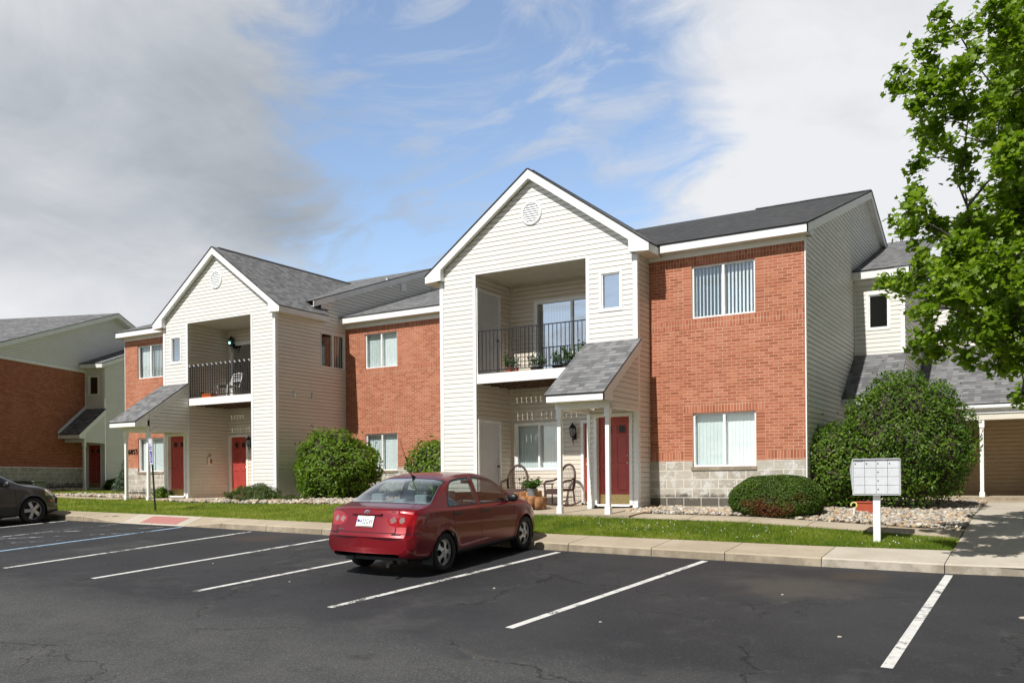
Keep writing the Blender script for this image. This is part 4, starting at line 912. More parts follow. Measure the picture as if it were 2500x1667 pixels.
window(fm, *uwm, apt, 'slider', .045, .045, 'blind', 'glass'); window(fm, *lwm, apt, 'slider', .045, .045, 'blind', 'glass')
mr = MB(I3); roof_plane(mr, [(-20.93, 22.895, 5.57), (-13.3, 22.895, 5.57), (-13.3, 29.6, 5.57+.349*6.7), (-20.93, 29.6, 5.57+.349*6.7)]); mo = mr.build('middle_roof', M['shingle'], apt)
e = MB(I3); e.box(-20.92, -13.3, 22.91, 22.935, 5.385, 5.562); e.box(x0, x1, 23.196, 23.24, 5.237, 5.372); e.build('eave_fascia', M['trim'], mo)
e = MB(I3); e.box(-20.92, -13.3, 22.936, 23.2, 5.374, 5.384); e.build('soffit', M['trim_dk'], mo)
# attic vents on the left block's gable wall
vb = MB(frame(I3, (-20.935, 0, 0), (0, 1, 0), (1, 0, 0)))
for y in (25.6, 26.45): vb.box(y-.14, y+.14, .0, .05, 7.15, 7.45)
vb.build('attic_vent', M['white'], apt)
# ---- right wing behind the shrub
fw = frame(I3, (0, 24.5, 0), X3, (0, -1, 0)); wx0, wx1 = -4.43, -3.19; sw = (-4.06, -3.585, 3.84, 4.71)
wm = MB(fw)
for r in cut((wx0, wx1, -.8, 5.12), [sw]): lap_wall(wm, [rp(r)])
wm.build('siding_front', M['siding'], apt)
window(fw, *sw, apt, 'fixed', .0, .03, 'none', 'glass', .055)
c = MB(fw); c.box(wx1-.1, wx1, 0, .022, -.8, 5.1); c.box(wx0+.02, wx0+.06, 0, .018, 3.1, 5.1); c.box(wx0+.06, wx1, 0, .02, 5.0, 5.1); c.build('corner_trim', M['trim'], apt)
ws = MB(frame(I3, (wx1, 0, 0), (0, 1, 0), (1, 0, 0))); lap_wall(ws, [[(24.5, -.8), (28.5, -.8), (28.5, 5.3+.348*4-.1), (24.5, 5.2)]], butt=.011); ws.build('siding_end', M['siding'], apt)
wr = MB(I3); roof_plane(wr, [(-4.42, 24.215, 5.29), (wx1+.16, 24.215, 5.29), (wx1+.16, 30.2, 5.29+.348*5.985), (-4.42, 30.2, 5.29+.348*5.985)]); wo = wr.build('wing_roof', M['shingle'], apt)
e = MB(I3); e.box(-4.42, wx1+.15, 24.23, 24.255, 5.10, 5.285); e.slab([(wx1+.15, 24.23, 5.285), (wx1+.15, 30.2, 5.285+.348*5.97), (wx1+.15, 30.2, 5.10+.348*5.97), (wx1+.15, 24.23, 5.10)], (-.022, 0, 0)); e.build('eave_fascia', M['trim'], wo)
e = MB(I3); e.box(-4.42, wx1+.13, 24.256, 24.5, 5.115, 5.125); e.build('soffit', M['trim_dk'], wo)
pr_ = MB(I3); roof_plane(pr_, [(-4.42, 22.79, 1.90), (wx1+.05, 22.79, 1.90), (wx1+.05, 24.49, 3.14), (-4.42, 24.49, 3.14)]); pw = pr_.build('porch_roof', M['shingle'], apt)
e = MB(I3); e.box(-4.42, wx1+.04, 22.8, 22.825, 1.74, 1.895); e.slab([(wx1+.04, 22.8, 1.895), (wx1+.04, 24.48, 3.13), (wx1+.04, 24.48, 2.95), (wx1+.04, 22.8, 1.74)], (-.02, 0, 0)); e.build('porch_trim', M['trim'], pw)
# long back wing with veranda
fb2 = frame(I3, (0, 28.5, 0), X3, (0, -1, 0)); b2 = MB(fb2); lap_wall(b2, [rp((-3.19, 6, 3.5, 5.3))]); b2.build('siding_front', M['siding'], apt)
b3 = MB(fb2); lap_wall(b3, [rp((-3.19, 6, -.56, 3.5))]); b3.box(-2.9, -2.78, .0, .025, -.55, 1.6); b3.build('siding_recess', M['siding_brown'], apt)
b4 = MB(I3); roof_plane(b4, [(-3.18, 28.17, 5.32), (6, 28.17, 5.32), (6, 34, 5.32+.348*5.83), (-3.18, 34, 5.32+.348*5.83)]); bo = b4.build('wing_roof', M['shingle'], apt)
e = MB(I3); e.box(-3.18, 6, 28.185, 28.21, 5.15, 5.31); e.build('eave_fascia', M['trim'], bo)
e = MB(I3); e.box(-3.18, 6, 28.211, 28.49, 5.165, 5.175); e.build('soffit', M['trim_dk'], bo)
b5 = MB(I3); roof_plane(b5, [(-3.18, 25.72, 1.83), (6, 25.72, 1.83), (6, 28.49, 3.70), (-3.18, 28.49, 3.70)]); vo_ = b5.build('veranda_roof', M['shingle'], apt)
e = MB(I3); e.box(-3.18, 6, 25.73, 25.75, 1.60, 1.74)
gt = [(25.62, 1.80), (25.62, 1.74), (25.66, 1.70), (25.725, 1.70), (25.725, 1.82)]
for (ya, za), (yb, zb_) in zip(gt, gt[1:]): e.slab([(-3.1, ya, za), (6, ya, za), (6, yb, zb_), (-3.1, yb, zb_)], (0, .004, .004))
e.build('gutter', M['white'], vo_)
e = MB(I3); e.box(-3.18, 6, 25.76, 25.92, 1.44, 1.60); e.box(-3.18, 6, 25.93, 28.49, 1.595, 1.605); e.build('veranda_beam', M['trim_dk'], vo_)
for x in (-1.56, 2.9):
    pp = MB(I3); pp.box(x-.045, x+.045, 25.79, 25.88, -.63, 1.44); pp.box(x-.063, x+.063, 25.772, 25.898, -.63, -.42); pp.box(x-.063, x+.063, 25.772, 25.898, 1.24, 1.445); pp.build('porch_post', M['trim'], apt, bevel=.006)
lantern(fb2, -2.35, 1.12, apt)
# house number and call box at the left porch
fl = frame(I3, (0, 20.69, 0), X3, (0, -1, 0))
for i, ch in enumerate('6855'):
    text_mesh('house_number', ch, .26, Matrix.Translation((-29.33+.145*i, 20.668, 1.13)) @ Matrix.Rotation(math.pi/2, 4, 'X'), M['number'], apt, .012)
fa_ = frame(I3, (-25.09, 0, 0), (0, 1, 0), (1, 0, 0))
cb = MB(fa_); cb.box(20.72, 20.92, .012, .05, .60, .86); cbx = cb.build('call_box', M['trim_dk'], apt)
cb = MB(fa_); cb.box(20.81, 20.895, .05, .056, .64, .80); cb.build('call_panel', M['terra'], cbx)
cb = MB(fa_); cb.box(20.79, 20.87, .012, .04, .86, .96); cb.build('conduit', M['brass'], cbx)
# ------------------------------------------------------------------ neighbouring building, far left (turned 20 degrees)
ANG = math.radians(20.1); EA = Vector((math.cos(ANG), math.sin(ANG), 0)); DA = Vector((-math.sin(ANG), math.cos(ANG), 0))
TA = lambda p: EA*p[0]+DA*p[1]+Vector((0, 0, p[2]))
E0, D0 = -28.30, 37.47
nb = thing('apartment_building', 'shaded red-brick apartment building with a wide grey gable behind the dark car', 'apartment building', tuple(TA((E0, 30, -.3))))
fA = frame(TA, (E0, 0, 0), (0, 1, 0), (1, 0, 0))
b = MB(fA); zt, zs = 5.235, .70
flat(b, (20, D0, zs+.2, 3.6)); flat(b, (20, D0, 3.8, zt-.2)); flat(b, (20, D0, zt-.2, zt), .002, 1); flat(b, (20, D0, 3.6, 3.8), .002, 1); flat(b, (20, D0, zs, zs+.2), .002, 1)
b.build('brick_wall', [M['brick_shade'], M['soldier_shade']], nb)
b = MB(fA); b.face([(20, .015, -.9), (20, .015, zs-.003), (D0, .015, zs-.003), (D0, .015, -.9)], [(20, -.9-zs), (20, 0), (D0, 0), (D0, -.9-zs)]); b.build('block_base', M['stone'], nb)
sA = (8.457-5.839)/(39.631-31.825); pkD, pkZ = 39.63, 8.45; zA = lambda d: pkZ-sA*abs(d-pkD)
b = MB(fA); lap_wall(b, [[(20, zt+.13), (46, zt+.13), (46, zA(46)-.15), (pkD, pkZ-.15), (30.4, zA(30.4)-.15), (20, zt+.14)]]); b.build('siding_end', M['siding'], nb)
b = MB(fA); b.box(20, D0, .0, .035, zt+.003, zt+.135); b.build('band_board', M['trim'], nb)
b = MB(TA); LXA = E0+.30
roof_plane(b, [(E0-16, 29.5, zA(29.5)), (LXA+.01, 29.5, zA(29.5)), (LXA+.01, pkD, pkZ), (E0-16, pkD, pkZ)]); roof_plane(b, [(LXA+.01, 48, zA(48)), (E0-16, 48, zA(48)), (E0-16, pkD, pkZ), (LXA+.01, pkD, pkZ)])
ro = b.build('main_roof', M['shingle'], nb)
b = MB(TA)
for d0, d1 in ((29.5, pkD), (pkD, 48)):
    b.slab([(LXA, d0, zA(d0)-.003), (LXA, d1, zA(d1)-.003), (LXA, d1, zA(d1)-.20), (LXA, d0, zA(d0)-.20)], (-.025, 0, 0)); b.slab([(E0, d0, zA(d0)-.19), (LXA-.025, d0, zA(d0)-.19), (LXA-.025, d1, zA(d1)-.19), (E0, d1, zA(d1)-.19)], (0, 0, .012))
b.build('rake_board', M['trim'], ro)
Ew = -27.24
fD = frame(TA, (0, D0, 0), (1, 0, 0), (0, -1, 0)); swA = (-28.08, -27.60, 4.20, 5.06)
b = MB(fD)
for r in cut((E0, Ew, -.8, 5.46), [swA, (-28.25, -27.42, -.8, 1.85)]): lap_wall(b, [rp(r)])
b.build('siding_front', M['siding'], nb); window(fD, *swA, nb, 'fixed', .0, .03, 'none', 'glass', .05)
door(fD, -28.18, -27.49, -.25, 1.79, nb, 'entry', .08, 'l')
b = MB(fD); b.box(Ew-.09, Ew, 0, .022, -.8, 5.45); b.build('corner_trim', M['trim'], nb)
fS = frame(TA, (Ew, 0, 0), (0, 1, 0), (1, 0, 0)); b = MB(fS); lap_wall(b, [[(D0, -.8), (44, -.8), (44, 7.8), (D0, 5.55)]]); b.build('siding_end', M['siding'], nb)
b = MB(TA); roof_plane(b, [(E0+.01, D0-.45, 5.60), (Ew+.2, D0-.45, 5.60), (Ew+.2, 44, 5.60+.335*7), (E0+.01, 44, 5.60+.335*7)]); wo = b.build('wing_roof', M['shingle'], nb)
b = MB(TA); b.box(E0+.02, Ew+.19, D0-.44, D0-.415, 5.42, 5.595); b.slab([(Ew+.19, D0-.44, 5.595), (Ew+.19, 44, 5.595+.335*6.97), (Ew+.19, 44, 5.40+.335*6.97), (Ew+.19, D0-.44, 5.42)], (-.025, 0, 0)); b.box(E0+.02, Ew+.17, D0-.41, D0, 5.43, 5.44); b.build('eave_fascia', M['trim'], wo)
b = MB(TA); yE = 35.55; roof_plane(b, [(E0+.03, yE, 2.19), (Ew+.08, yE, 2.19), (Ew+.08, D0-.02, 3.49), (E0+.03, D0-.02, 3.49)]); pA = b.build('porch_roof', M['shingle'], nb)
b = MB(TA); b.box(E0+.03, Ew+.07, yE+.01, yE+.035, 2.02, 2.18)
b.slab([(E0+.02, yE, 2.36), (E0+.02, D0-.02, 3.68), (E0+.02, D0-.02, 3.42), (E0+.02, yE, 2.03)], (.04, 0, 0))
b.slab([(Ew+.07, yE, 2.185), (Ew+.07, D0-.02, 3.48), (Ew+.07, D0-.02, 3.26), (Ew+.07, yE+.45, 2.25), (Ew+.07, yE+.45, 2.02), (Ew+.07, yE, 2.02)], (-.025, 0, 0)); b.box(E0+.03, Ew, yE+.45, yE+.57, 1.86, 2.02); b.build('porch_trim', M['trim'], pA)
b = MB(frame(TA, (Ew-.01, 0, 0), (0, 1, 0), (1, 0, 0))); lap_wall(b, [[(yE+.52, 1.86), (D0-.02, 1.86), (D0-.02, 3.35), (yE+.52, 2.42)]]); b.build('porch_cheek', M['siding'], pA)
b = MB(TA); b.box(Ew-.11, Ew-.02, yE+.46, yE+.55, -.5, 1.86); b.box(Ew-.13, Ew, yE+.44, yE+.57, -.5, -.16); b.box(Ew-.13, Ew, yE+.44, yE+.57, 1.66, 1.865); b.build('porch_post', M['trim'], nb)
tr = MB(TA); tr.box(-27.75, -26.25, 31.6, 32.3, -.55, .05); tr.box(-27.80, -26.20, 31.55, 32.35, .051, .10)
tro = tr.build('utility_box', M['trans_green'], bevel=.02); tag(tro, 'low green utility box in front of the shaded brick wall', 'utility box')
b = MB(TA)
b.box(-27.65, -27.05, 31.58, 31.595, -.45, .0); b.box(-26.95, -26.35, 31.58, 31.595, -.45, .0); b.build('hatch', M['trans_green'], tro)

# ------------------------------------------------------------------ vegetation
def leaf_shape(kind):
    if kind == 'maple':
        P = [(0, -.08), (.10, .02), (.34, -.02), (.30, .16), (.52, .34), (.30, .46), (.24, .56), (.14, .60), (0, .98), (-.14, .60), (-.24, .56), (-.30, .46), (-.52, .34), (-.30, .16), (-.34, -.02), (-.10, .02)]
        P = [(x, y-.35) for x, y in P]; V = [(0, 0, .0)]+[(x, y, -.10*(x*x*3+abs(y)*.5)) for x, y in P]; n = len(P)
        return np.array(V), np.array([(0, 1+i, 1+(i+1) % n) for i in range(n)])
    if kind == 'oval':
        P = [(0, -.5, 0), (.24, -.12, .05), (0, 0, -.02), (-.24, -.12, .05), (.18, .25, .02), (-.18, .25, .02), (0, .55, -.10)]
        return np.array(P), np.array([(0, 1, 2), (0, 2, 3), (1, 4, 2), (3, 2, 5), (4, 6, 2), (2, 6, 5)])
    if kind == 'needle':
        return np.array([(-.08, -.5, 0), (.08, -.5, 0), (.05, .2, .03), (0, .6, 0)]), np.array([(0, 1, 2), (0, 2, 3)])
def scatter_leaves(name, C, Nn, size, kind, m, parent, rnd, extra=None, tilt=.6, up=None):
    """one mesh of leaves at points C with normals Nn"""
    C = np.asarray(C); n = len(C); V0, F0 = leaf_shape(kind); k = len(V0)
    N_ = np.asarray(Nn)+rng.normal(0, tilt, (n, 3)); N_ /= np.linalg.norm(N_, axis=1, keepdims=True)+1e-9
    R_ = rng.normal(0, 1, (n, 3)) if up is None else up+rng.normal(0, .35, (n, 3))
    Y_ = R_-N_*(R_*N_).sum(1, keepdims=True); Y_ /= np.linalg.norm(Y_, axis=1, keepdims=True)+1e-9; X_ = np.cross(Y_, N_)
    s = (np.asarray(size)*np.ones(n))[:, None, None]
    V = C[:, None]+s*(V0[None, :, 0, None]*X_[:, None]+V0[None, :, 1, None]*Y_[:, None]+V0[None, :, 2, None]*N_[:, None])
    F = (F0[None]+(np.arange(n)*k)[:, None, None]).reshape(-1, 3)
    at = {'rnd': np.repeat(rnd, k)}
    if extra: at.update({q: np.repeat(v, k) for q, v in extra.items()})
    return npmesh(name, V.reshape(-1, 3), F, m, parent, attrs=at)
def lump(D, seed, f=2.2, amp=.16):
    return np.array([1+amp*(mnoise.noise((d[0]*f+seed, d[1]*f, d[2]*f))*1.3+.5*mnoise.noise((d[0]*f*2.7, d[1]*f*2.7+seed, d[2]*f*2.7))) for d in D])
def shrub(name, label, c, rad, n, size, m, seed, kind='oval', group=None, amp=.16, f=2.2, core=.86, zlow=-.75, stems=7, brown=None, tilt=.65, up=None, shell=.16, power=1.0, wood=True, sprigs=0):
    c = np.array(c, float); rad = np.array(rad, float); t = thing(name, label, 'shrub', (c[0], c[1], c[2]-rad[2]*.9), group)
    D = rng.normal(0, 1, (int(n*1.5), 3)); D /= np.linalg.norm(D, axis=1, keepdims=True); D = D[D[:, 2] > zlow][:n]; n = len(D)
    L = lump(D, seed, f, amp); dep = 1-np.abs(rng.normal(0, shell, n)); dep = np.clip(dep+.04, .55, 1.06)
    S = np.sign(D)*np.abs(D)**power
    P = c+S*rad*(L*dep)[:, None]
    if sprigs:                                              # loose shoots that break the outline
        k = rng.integers(0, n, sprigs); e = rng.uniform(.02, .19, sprigs)[:, None]; P = np.concatenate([P, P[k]+D[k]*e+np.array([0, 0, .6])*e]); D = np.concatenate([D, D[k]])
    pn = np.array([mnoise.noise((p[0]*2.3+seed, p[1]*2.3, p[2]*2.3)) for p in P]); rnd = np.clip(.45+.45*pn+rng.normal(0, .22, len(P)), 0, 1); ex = None
    if brown: ex = {'brown': np.clip(brown(P)+rng.normal(0, .12, len(P)), 0, 1)}
    scatter_leaves('foliage', P, D*1.0+np.array([0, 0, .45]), rng.uniform(.75, 1.25, len(P))*size, kind, m, t, rnd, ex, tilt, up)
    # twiggy inside so that no light leaks through the middle
    bm = bmesh.new(); bmesh.ops.create_icosphere(bm, subdivisions=4, radius=1)
    vs = np.array([v.co[:] for v in bm.verts]); vs = np.sign(vs)*np.abs(vs)**power; LL = lump(vs, seed, f, amp)*core
    for v, l, q in zip(bm.verts, LL, vs): v.co = Vector(c+q*rad*l); v.co.z = max(v.co.z, c[2]+rad[2]*max(zlow, -.8))
    me = bpy.data.meshes.new('twigs'); bm.to_mesh(me); bm.free(); me.materials.append(M['stem'])
    o = bpy.data.objects.new('twigs', me); COL.objects.link(o); put(o, t)
    if wood:
        sb = MB()
        for i in range(stems):
            a = 6.28*i/stems; x, y = c[0]+math.cos(a)*rad[0]*.22, c[1]+math.sin(a)*rad[1]*.22
            sb.tube([(x, y, float(terr(x, y))-.05), (x+math.cos(a)*rad[0]*.15, y+math.sin(a)*rad[1]*.15, c[2]-rad[2]*.3)], [.028, .018], 6)
        sb.build('stems', M['bark'], t)
    return t
shrub('large_shrub', 'big rounded dark green shrub behind the mailbox cluster, taller of the two grown together', (-2.72, 20.9, .72), (1.32, 1.25, 1.47), 22000, .072, M['shrubd'], 3, amp=.13, f=2.8, zlow=-.86, sprigs=420)
shrub('large_shrub', 'lower rounded green shrub against the end wall, left of the tallest shrub', (-4.08, 20.35, .20), (.98, 1.0, .98), 12000, .072, M['shrubd'], 11, amp=.13, f=2.8, zlow=-.85, sprigs=260)
shrub('large_shrub', 'loose bright green shrub in the corner between grey siding and middle brick wall', (-19.28, 20.9, .38), (1.42, 1.2, 1.10), 11000, .105, M['shrubl'], 23, amp=.20, f=1.9, zlow=-.85, sprigs=420)
shrub('large_shrub', 'green shrub half hidden behind the red car roof beside the white bay', (-15.4, 21.6, .24), (1.30, 1.0, 1.02), 7000, .105, M['shrubl'], 31, amp=.18, sprigs=260)
bx_c = np.array((-4.78, 18.1, -.43))
def boxbrown(P):
    q = (P-bx_c); d = ((q[:, 0]+.02)/.50)**2+((q[:, 2]+.20)/.26)**2+(np.clip(q[:, 1]+.2, 0, 2)/.4)**2
    nz = np.array([mnoise.noise((p[0]*5, p[1]*5, p[2]*5)) for p in P]); d2 = ((q[:, 0]-.60)/.22)**2+((q[:, 2]-.02)/.14)**2
    return np.clip(1.15-d+nz*.9, 0, 1)*.9+np.clip(.8-d2+nz*.8, 0, 1)*.55
shrub('clipped_boxwood', 'clipped dome of boxwood with a brown dead patch on the front', bx_c, (.88, .72, .47), 30000, .040, M['boxw'], 5, amp=.045, f=1.6, core=.93, zlow=-.92, shell=.05, brown=boxbrown, power=.86, tilt=.8, wood=False)
jc = np.array((-20.6, 18.75, -.66))
def junbrown(P):
    q = P-jc; d = ((q[:, 0]-.05)/.35)**2+((q[:, 2]-.25)/.14)**2; return np.clip(.75-d+np.array([mnoise.noise((p[0]*6, p[1]*6, p[2]*6)) for p in P])*.7, 0, 1)*.8
shrub('juniper', 'low spreading juniper on the pebbles in front of the left bay', jc, (.98, .70, .54), 9000, .095, M['junip'], 8, 'needle', amp=.20, f=2.6, zlow=-.3, shell=.10, brown=junbrown, tilt=.5, up=np.array([.3, -.1, .75]), wood=False)
shrub('juniper', 'flat trailing juniper at the corner of the grey siding, beside the low one', (-19.2, 18.95, -.66), (.75, .45, .22), 4000, .085, M['junip'], 9, 'needle', amp=.2, f=2.6, zlow=-.3, shell=.1, brown=lambda P: np.zeros(len(P)), tilt=.5, up=np.array([.5, -.2, .5]), wood=False)
shrub('small_bush', 'small low bush behind the left porch post at the block base', (-26.5, 20.05, -.42), (.42, .32, .24), 2200, .06, M['shrubl'], 12, zlow=-.5, wood=False)
pA_ = TA((-26.55, 37.4, 0))
shrub('small_bush', 'dark low bush in the shade beside the far left door', (pA_.x, pA_.y, -.18), (.75, .5, .38), 2600, .09, M['shrubd'], 14, zlow=-.6, wood=False)
# young spruce peeping out behind the left brick corner
def conifer(label, x, y, h, r):
    z0 = float(terr(x, y)); t = thing('spruce', label, 'tree', (x, y, z0)); C = []; Nn = []; br = MB()
    br.tube([(x, y, z0-.1), (x, y, z0+h)], [.07, .01], 8); 
    for lv in range(15):
        f = lv/15; zz = z0+.3+(h-.4)*f; rr = r*(1-f)**.8
        for k in range(9):
            a = rng.uniform(0, 6.28); d = np.array([math.cos(a), math.sin(a), -.12]); tip = np.array([x, y, zz])+d*rr
            br.tube([(x, y, zz), tuple(tip)], [.015, .004], 4)
            for q in range(60):
                u = rng.uniform(.25, 1.0); C.append(np.array([x, y, zz])+d*rr*u+rng.normal(0, .05, 3)); Nn.append((0, 0, 1))
    br.build('trunk', M['bark'], t); C = np.array(C)
    scatter_leaves('crown', C, np.array(Nn), rng.uniform(.10, .17, len(C)), 'needle', M['spruce'], t, np.clip(rng.normal(.5, .25, len(C)), 0, 1), tilt=.9)
conifer('pale blue-green young spruce peeping out behind the left brick corner', -30.0, 21.3, 1.95, .72)
# ---- maple at the right, its trunk beyond the frame
def maple(x, y, label):
    z0 = float(terr(x, y)); t = thing('maple_tree', label, 'tree', (x, y, z0))
    lead = [Vector((x, y, z0-.1)), Vector((x+.03, y, z0+1.2)), Vector((x-.02, y+.03, z0+2.6)), Vector((x-.05, y+.02, z0+4.6)), Vector((x, y, z0+6.6)), Vector((x+.05, y, z0+8.4))]
    tr = MB(); tr.tube(lead, [.17, .145, .13, .10, .06, .02], 12)
    cl = [(Vector(c), r) for c, r in MAPLE]
    for i in range(58):                                     # the rest of the crown, round the trunk
        h = rng.uniform(2.3, 9.0); R_ = 3.3*math.sin(min(1, (h-1.5)/3.2)*1.57)*(1-max(0, h-5.5)/4.6); a = rng.uniform(0, 6.28); q = R_*math.sqrt(rng.uniform(.05, 1)); px, py = x+math.cos(a)*q, y+math.sin(a)*q
        if px < .85: continue
        cl.append((Vector((px, py, z0+h)), rng.uniform(.5, .8)))
    C = []; S = []
    nodes = [(l.lerp(m_, t_), .0) for l, m_ in zip(lead[1:], lead[2:]) for t_ in (0, .33, .66)]
    cl.sort(key=lambda q: math.hypot(q[0].x-x, q[0].y-y))
    for c, r in cl:
        dc = math.hypot(c.x-x, c.y-y); best = None
        for p_, d_ in nodes:
            if d_ > dc-.25 and d_ > 0: continue
            L = (c-p_).length; cost = L+d_*.25+max(0, p_.z-c.z+.15*L)*.9
            if best is None or cost < best[0]: best = (cost, p_)
        base = best[1]; L = (c-base).length; sag = Vector(rng.normal(0, .07, 3))*L; path = [base, base.lerp(c, .33)+Vector((0, 0, .07*L))+sag*.7, base.lerp(c, .68)+Vector((0, 0, .06*L))+sag, c]
        tr.tube(path, [min(.03, .010+.009*L), .009+.004*L, .007+.002*L, .005], 6)
        nodes += [(q_, math.hypot(q_.x-x, q_.y-y)) for q_ in path[1:]]
        vol = max(70, int(900*r**2.0/.36*1.0))
        nt = max(4, int(vol/15))
        for q in range(nt):
            d = Vector(rng.normal(0, 1, 3)).normalized(); tip = c+Vector((d.x*r*1.0, d.y*r*1.0, d.z*r*.92)); st = c.lerp(tip, .15)
            tr.tube([st, st.lerp(tip, .5)+Vector((0, 0, .03)), tip], [.006, .004, .0018], 3, cap=False)
            for e in range(25):
                u = rng.uniform(.3, 1.06)**.8; p = st.lerp(tip, u)+Vector(rng.normal(0, .06, 3)); C.append(p[:]); S.append(rng.uniform(.055, .125))
    tr.build('trunk', M['bark'], t)
    C = np.array(C); n = len(C)
    scatter_leaves('crown', C, np.tile(np.array([-.12, -.42, .75]), (n, 1)), np.array(S), 'maple', M['maple'], t, np.clip(rng.normal(.45, .25, n), 0, 1), tilt=.55)
    return n
n_maple = maple(1.9, 15.9, 'leafy green maple reaching into the frame over the right wing')
# ---- pebbles
def pebble_bed(name, label, polys, n, smin, smax, pile=.05):
    bm = bmesh.new(); bmesh.ops.create_icosphere(bm, subdivisions=1, radius=1); bm.verts.ensure_lookup_table(); V0 = np.array([v.co[:] for v in bm.verts]); F0 = np.array([[v.index for v in f.verts] for f in bm.faces]); bm.free()
    areas = []
    for P in polys: a = np.array(P); areas.append(abs(np.sum(a[:, 0]*np.roll(a[:, 1], -1)-np.roll(a[:, 0], -1)*a[:, 1]))/2)
    pts = []
    for P, A in zip(polys, areas):
        a = np.array(P); k = int(n*A/sum(areas)); lo, hi = a.min(0), a.max(0)
        q = rng.uniform(lo, hi, (k*6, 2)); ins = np.zeros(len(q), bool); j = len(a)-1
        for i in range(len(a)):
            c = ((a[i, 1] > q[:, 1]) != (a[j, 1] > q[:, 1])) & (q[:, 0] < (a[j, 0]-a[i, 0])*(q[:, 1]-a[i, 1])/(a[j, 1]-a[i, 1]+1e-12)+a[i, 0]); ins ^= c; j = i
        pts.append(q[ins][:k])
        poly_sheet('gravel_bed', P, M['gravbase'], dz=.015)
    q = np.concatenate(pts); m_ = len(q); s = np.exp(rng.uniform(math.log(smin), math.log(smax), m_))
    z = terr(q[:, 0], q[:, 1])+s*.35+rng.uniform(0, pile, m_)
    ax = np.stack([s*rng.uniform(.8, 1.35, m_), s*rng.uniform(.65, 1.0, m_), s*rng.uniform(.45, .75, m_)], -1)
    an = rng.uniform(0, 6.28, m_); ca, sa = np.cos(an), np.sin(an); tl = rng.normal(0, .35, m_)
    V = V0[None]*(1+rng.normal(0, .10, (m_, len(V0), 1)))*ax[:, None]
    y2 = V[..., 1]*np.cos(tl)[:, None]-V[..., 2]*np.sin(tl)[:, None]; z2 = V[..., 1]*np.sin(tl)[:, None]+V[..., 2]*np.cos(tl)[:, None]
    X = V[..., 0]*ca[:, None]-y2*sa[:, None]+q[:, :1]; Y = V[..., 0]*sa[:, None]+y2*ca[:, None]+q[:, 1:2]; Z = z2+z[:, None]
    k = len(V0); F = (F0[None]+(np.arange(m_)*k)[:, None, None]).reshape(-1, 3)
    o = npmesh(name, np.stack([X, Y, Z], -1).reshape(-1, 3), F, M['stonesm'], smooth=True, attrs={'rnd': np.repeat(rng.uniform(0, 1, m_), k)})
    return tag(o, label, 'gravel', kind='stuff')
pebble_bed('gravel', 'river pebbles along the block base and under the right shrubs', [[(-7.9, 17.56), (-1.36, 17.6), (-1.36, 20), (-1.36, 24.25), (-2.92, 24.28), (-3.1, 24.4), (-4.35, 24.4), (-4.4, 19.15), (-7.9, 19.1)]], 9500, .022, .065)
pebble_bed('gravel', 'pale pebbles in front of the left bay and under the middle shrub', [[(-24.2, 18.1), (-22.0, 17.55), (-19.5, 17.5), (-17.6, 17.9), (-15.0, 18.6), (-13.5, 18.9), (-13.4, 23), (-20.8, 23), (-20.9, 19.9), (-22.05, 19.85), (-22.05, 18.95)]], 6500, .03, .085)
pebble_bed('gravel', 'pale pebbles around the foot of the left porch posts', [[(-31.5, 18.95), (-26.7, 18.98), (-26.7, 20.6), (-29.5, 20.62), (-30.6, 20.2)]], 1700, .03, .08)
pa, pb, pc_, pd = TA((E0+.1, 33.5, 0)), TA((E0+1.2, 33.5, 0)), TA((Ew+.3, 35.6, 0)), TA((E0+.1, 36.5, 0))
pebble_bed('gravel', 'pale pebbles along the shaded brick wall at far left', [[pa[:2], pb[:2], pc_[:2], pd[:2]]], 500, .04, .09)
# ---- lawn blades
def grass(n, x0, x1, y0f, y1f, hole=None, h=(.03, .065)):
    x = rng.uniform(x0, x1, n); t = rng.uniform(0, 1, n); y = y0f(x)+(y1f(x)-y0f(x))*t
    if hole is not None: k = ~hole(x, y); x, y = x[k], y[k]
    return x, y
def inside_hard(x, y):
    r = np.zeros(len(x), bool)
    r |= (x > -12.3) & (x < -7.4) & (y > 16.73); r |= (x >= -7.42) & (x < -1.36) & (y > 16.76); r |= (x > -1.36)
    r |= (x < -24.0) & (x > -26.7) & (y > 18.1); r |= (x <= -26.7) & (y > 18.02+0*x) & (y < 19.1); r |= (x <= -26.7) & (x > -31.5) & (y > 18.9)
    gx = [-24.2, -22.0, -19.5, -17.6, -15.0, -13.5, -12.3]; gy = [18.1, 17.55, 17.5, 17.9, 18.6, 18.9, 18.9]
    r |= (x > -24.2) & (x < -12.3) & (y > np.interp(x, gx, gy))
    return r
xa, ya = grass(150000, -24.5, -1.38, lambda x: side_y(x)+.01, lambda x: np.where(x > -7.4, 16.80, np.where(x < -12.3, 18.9, 16.8)), inside_hard)
xb_, yb_ = grass(45000, -42, -24.5, lambda x: side_y(x), lambda x: side_y(x)*0+23.5, inside_hard)
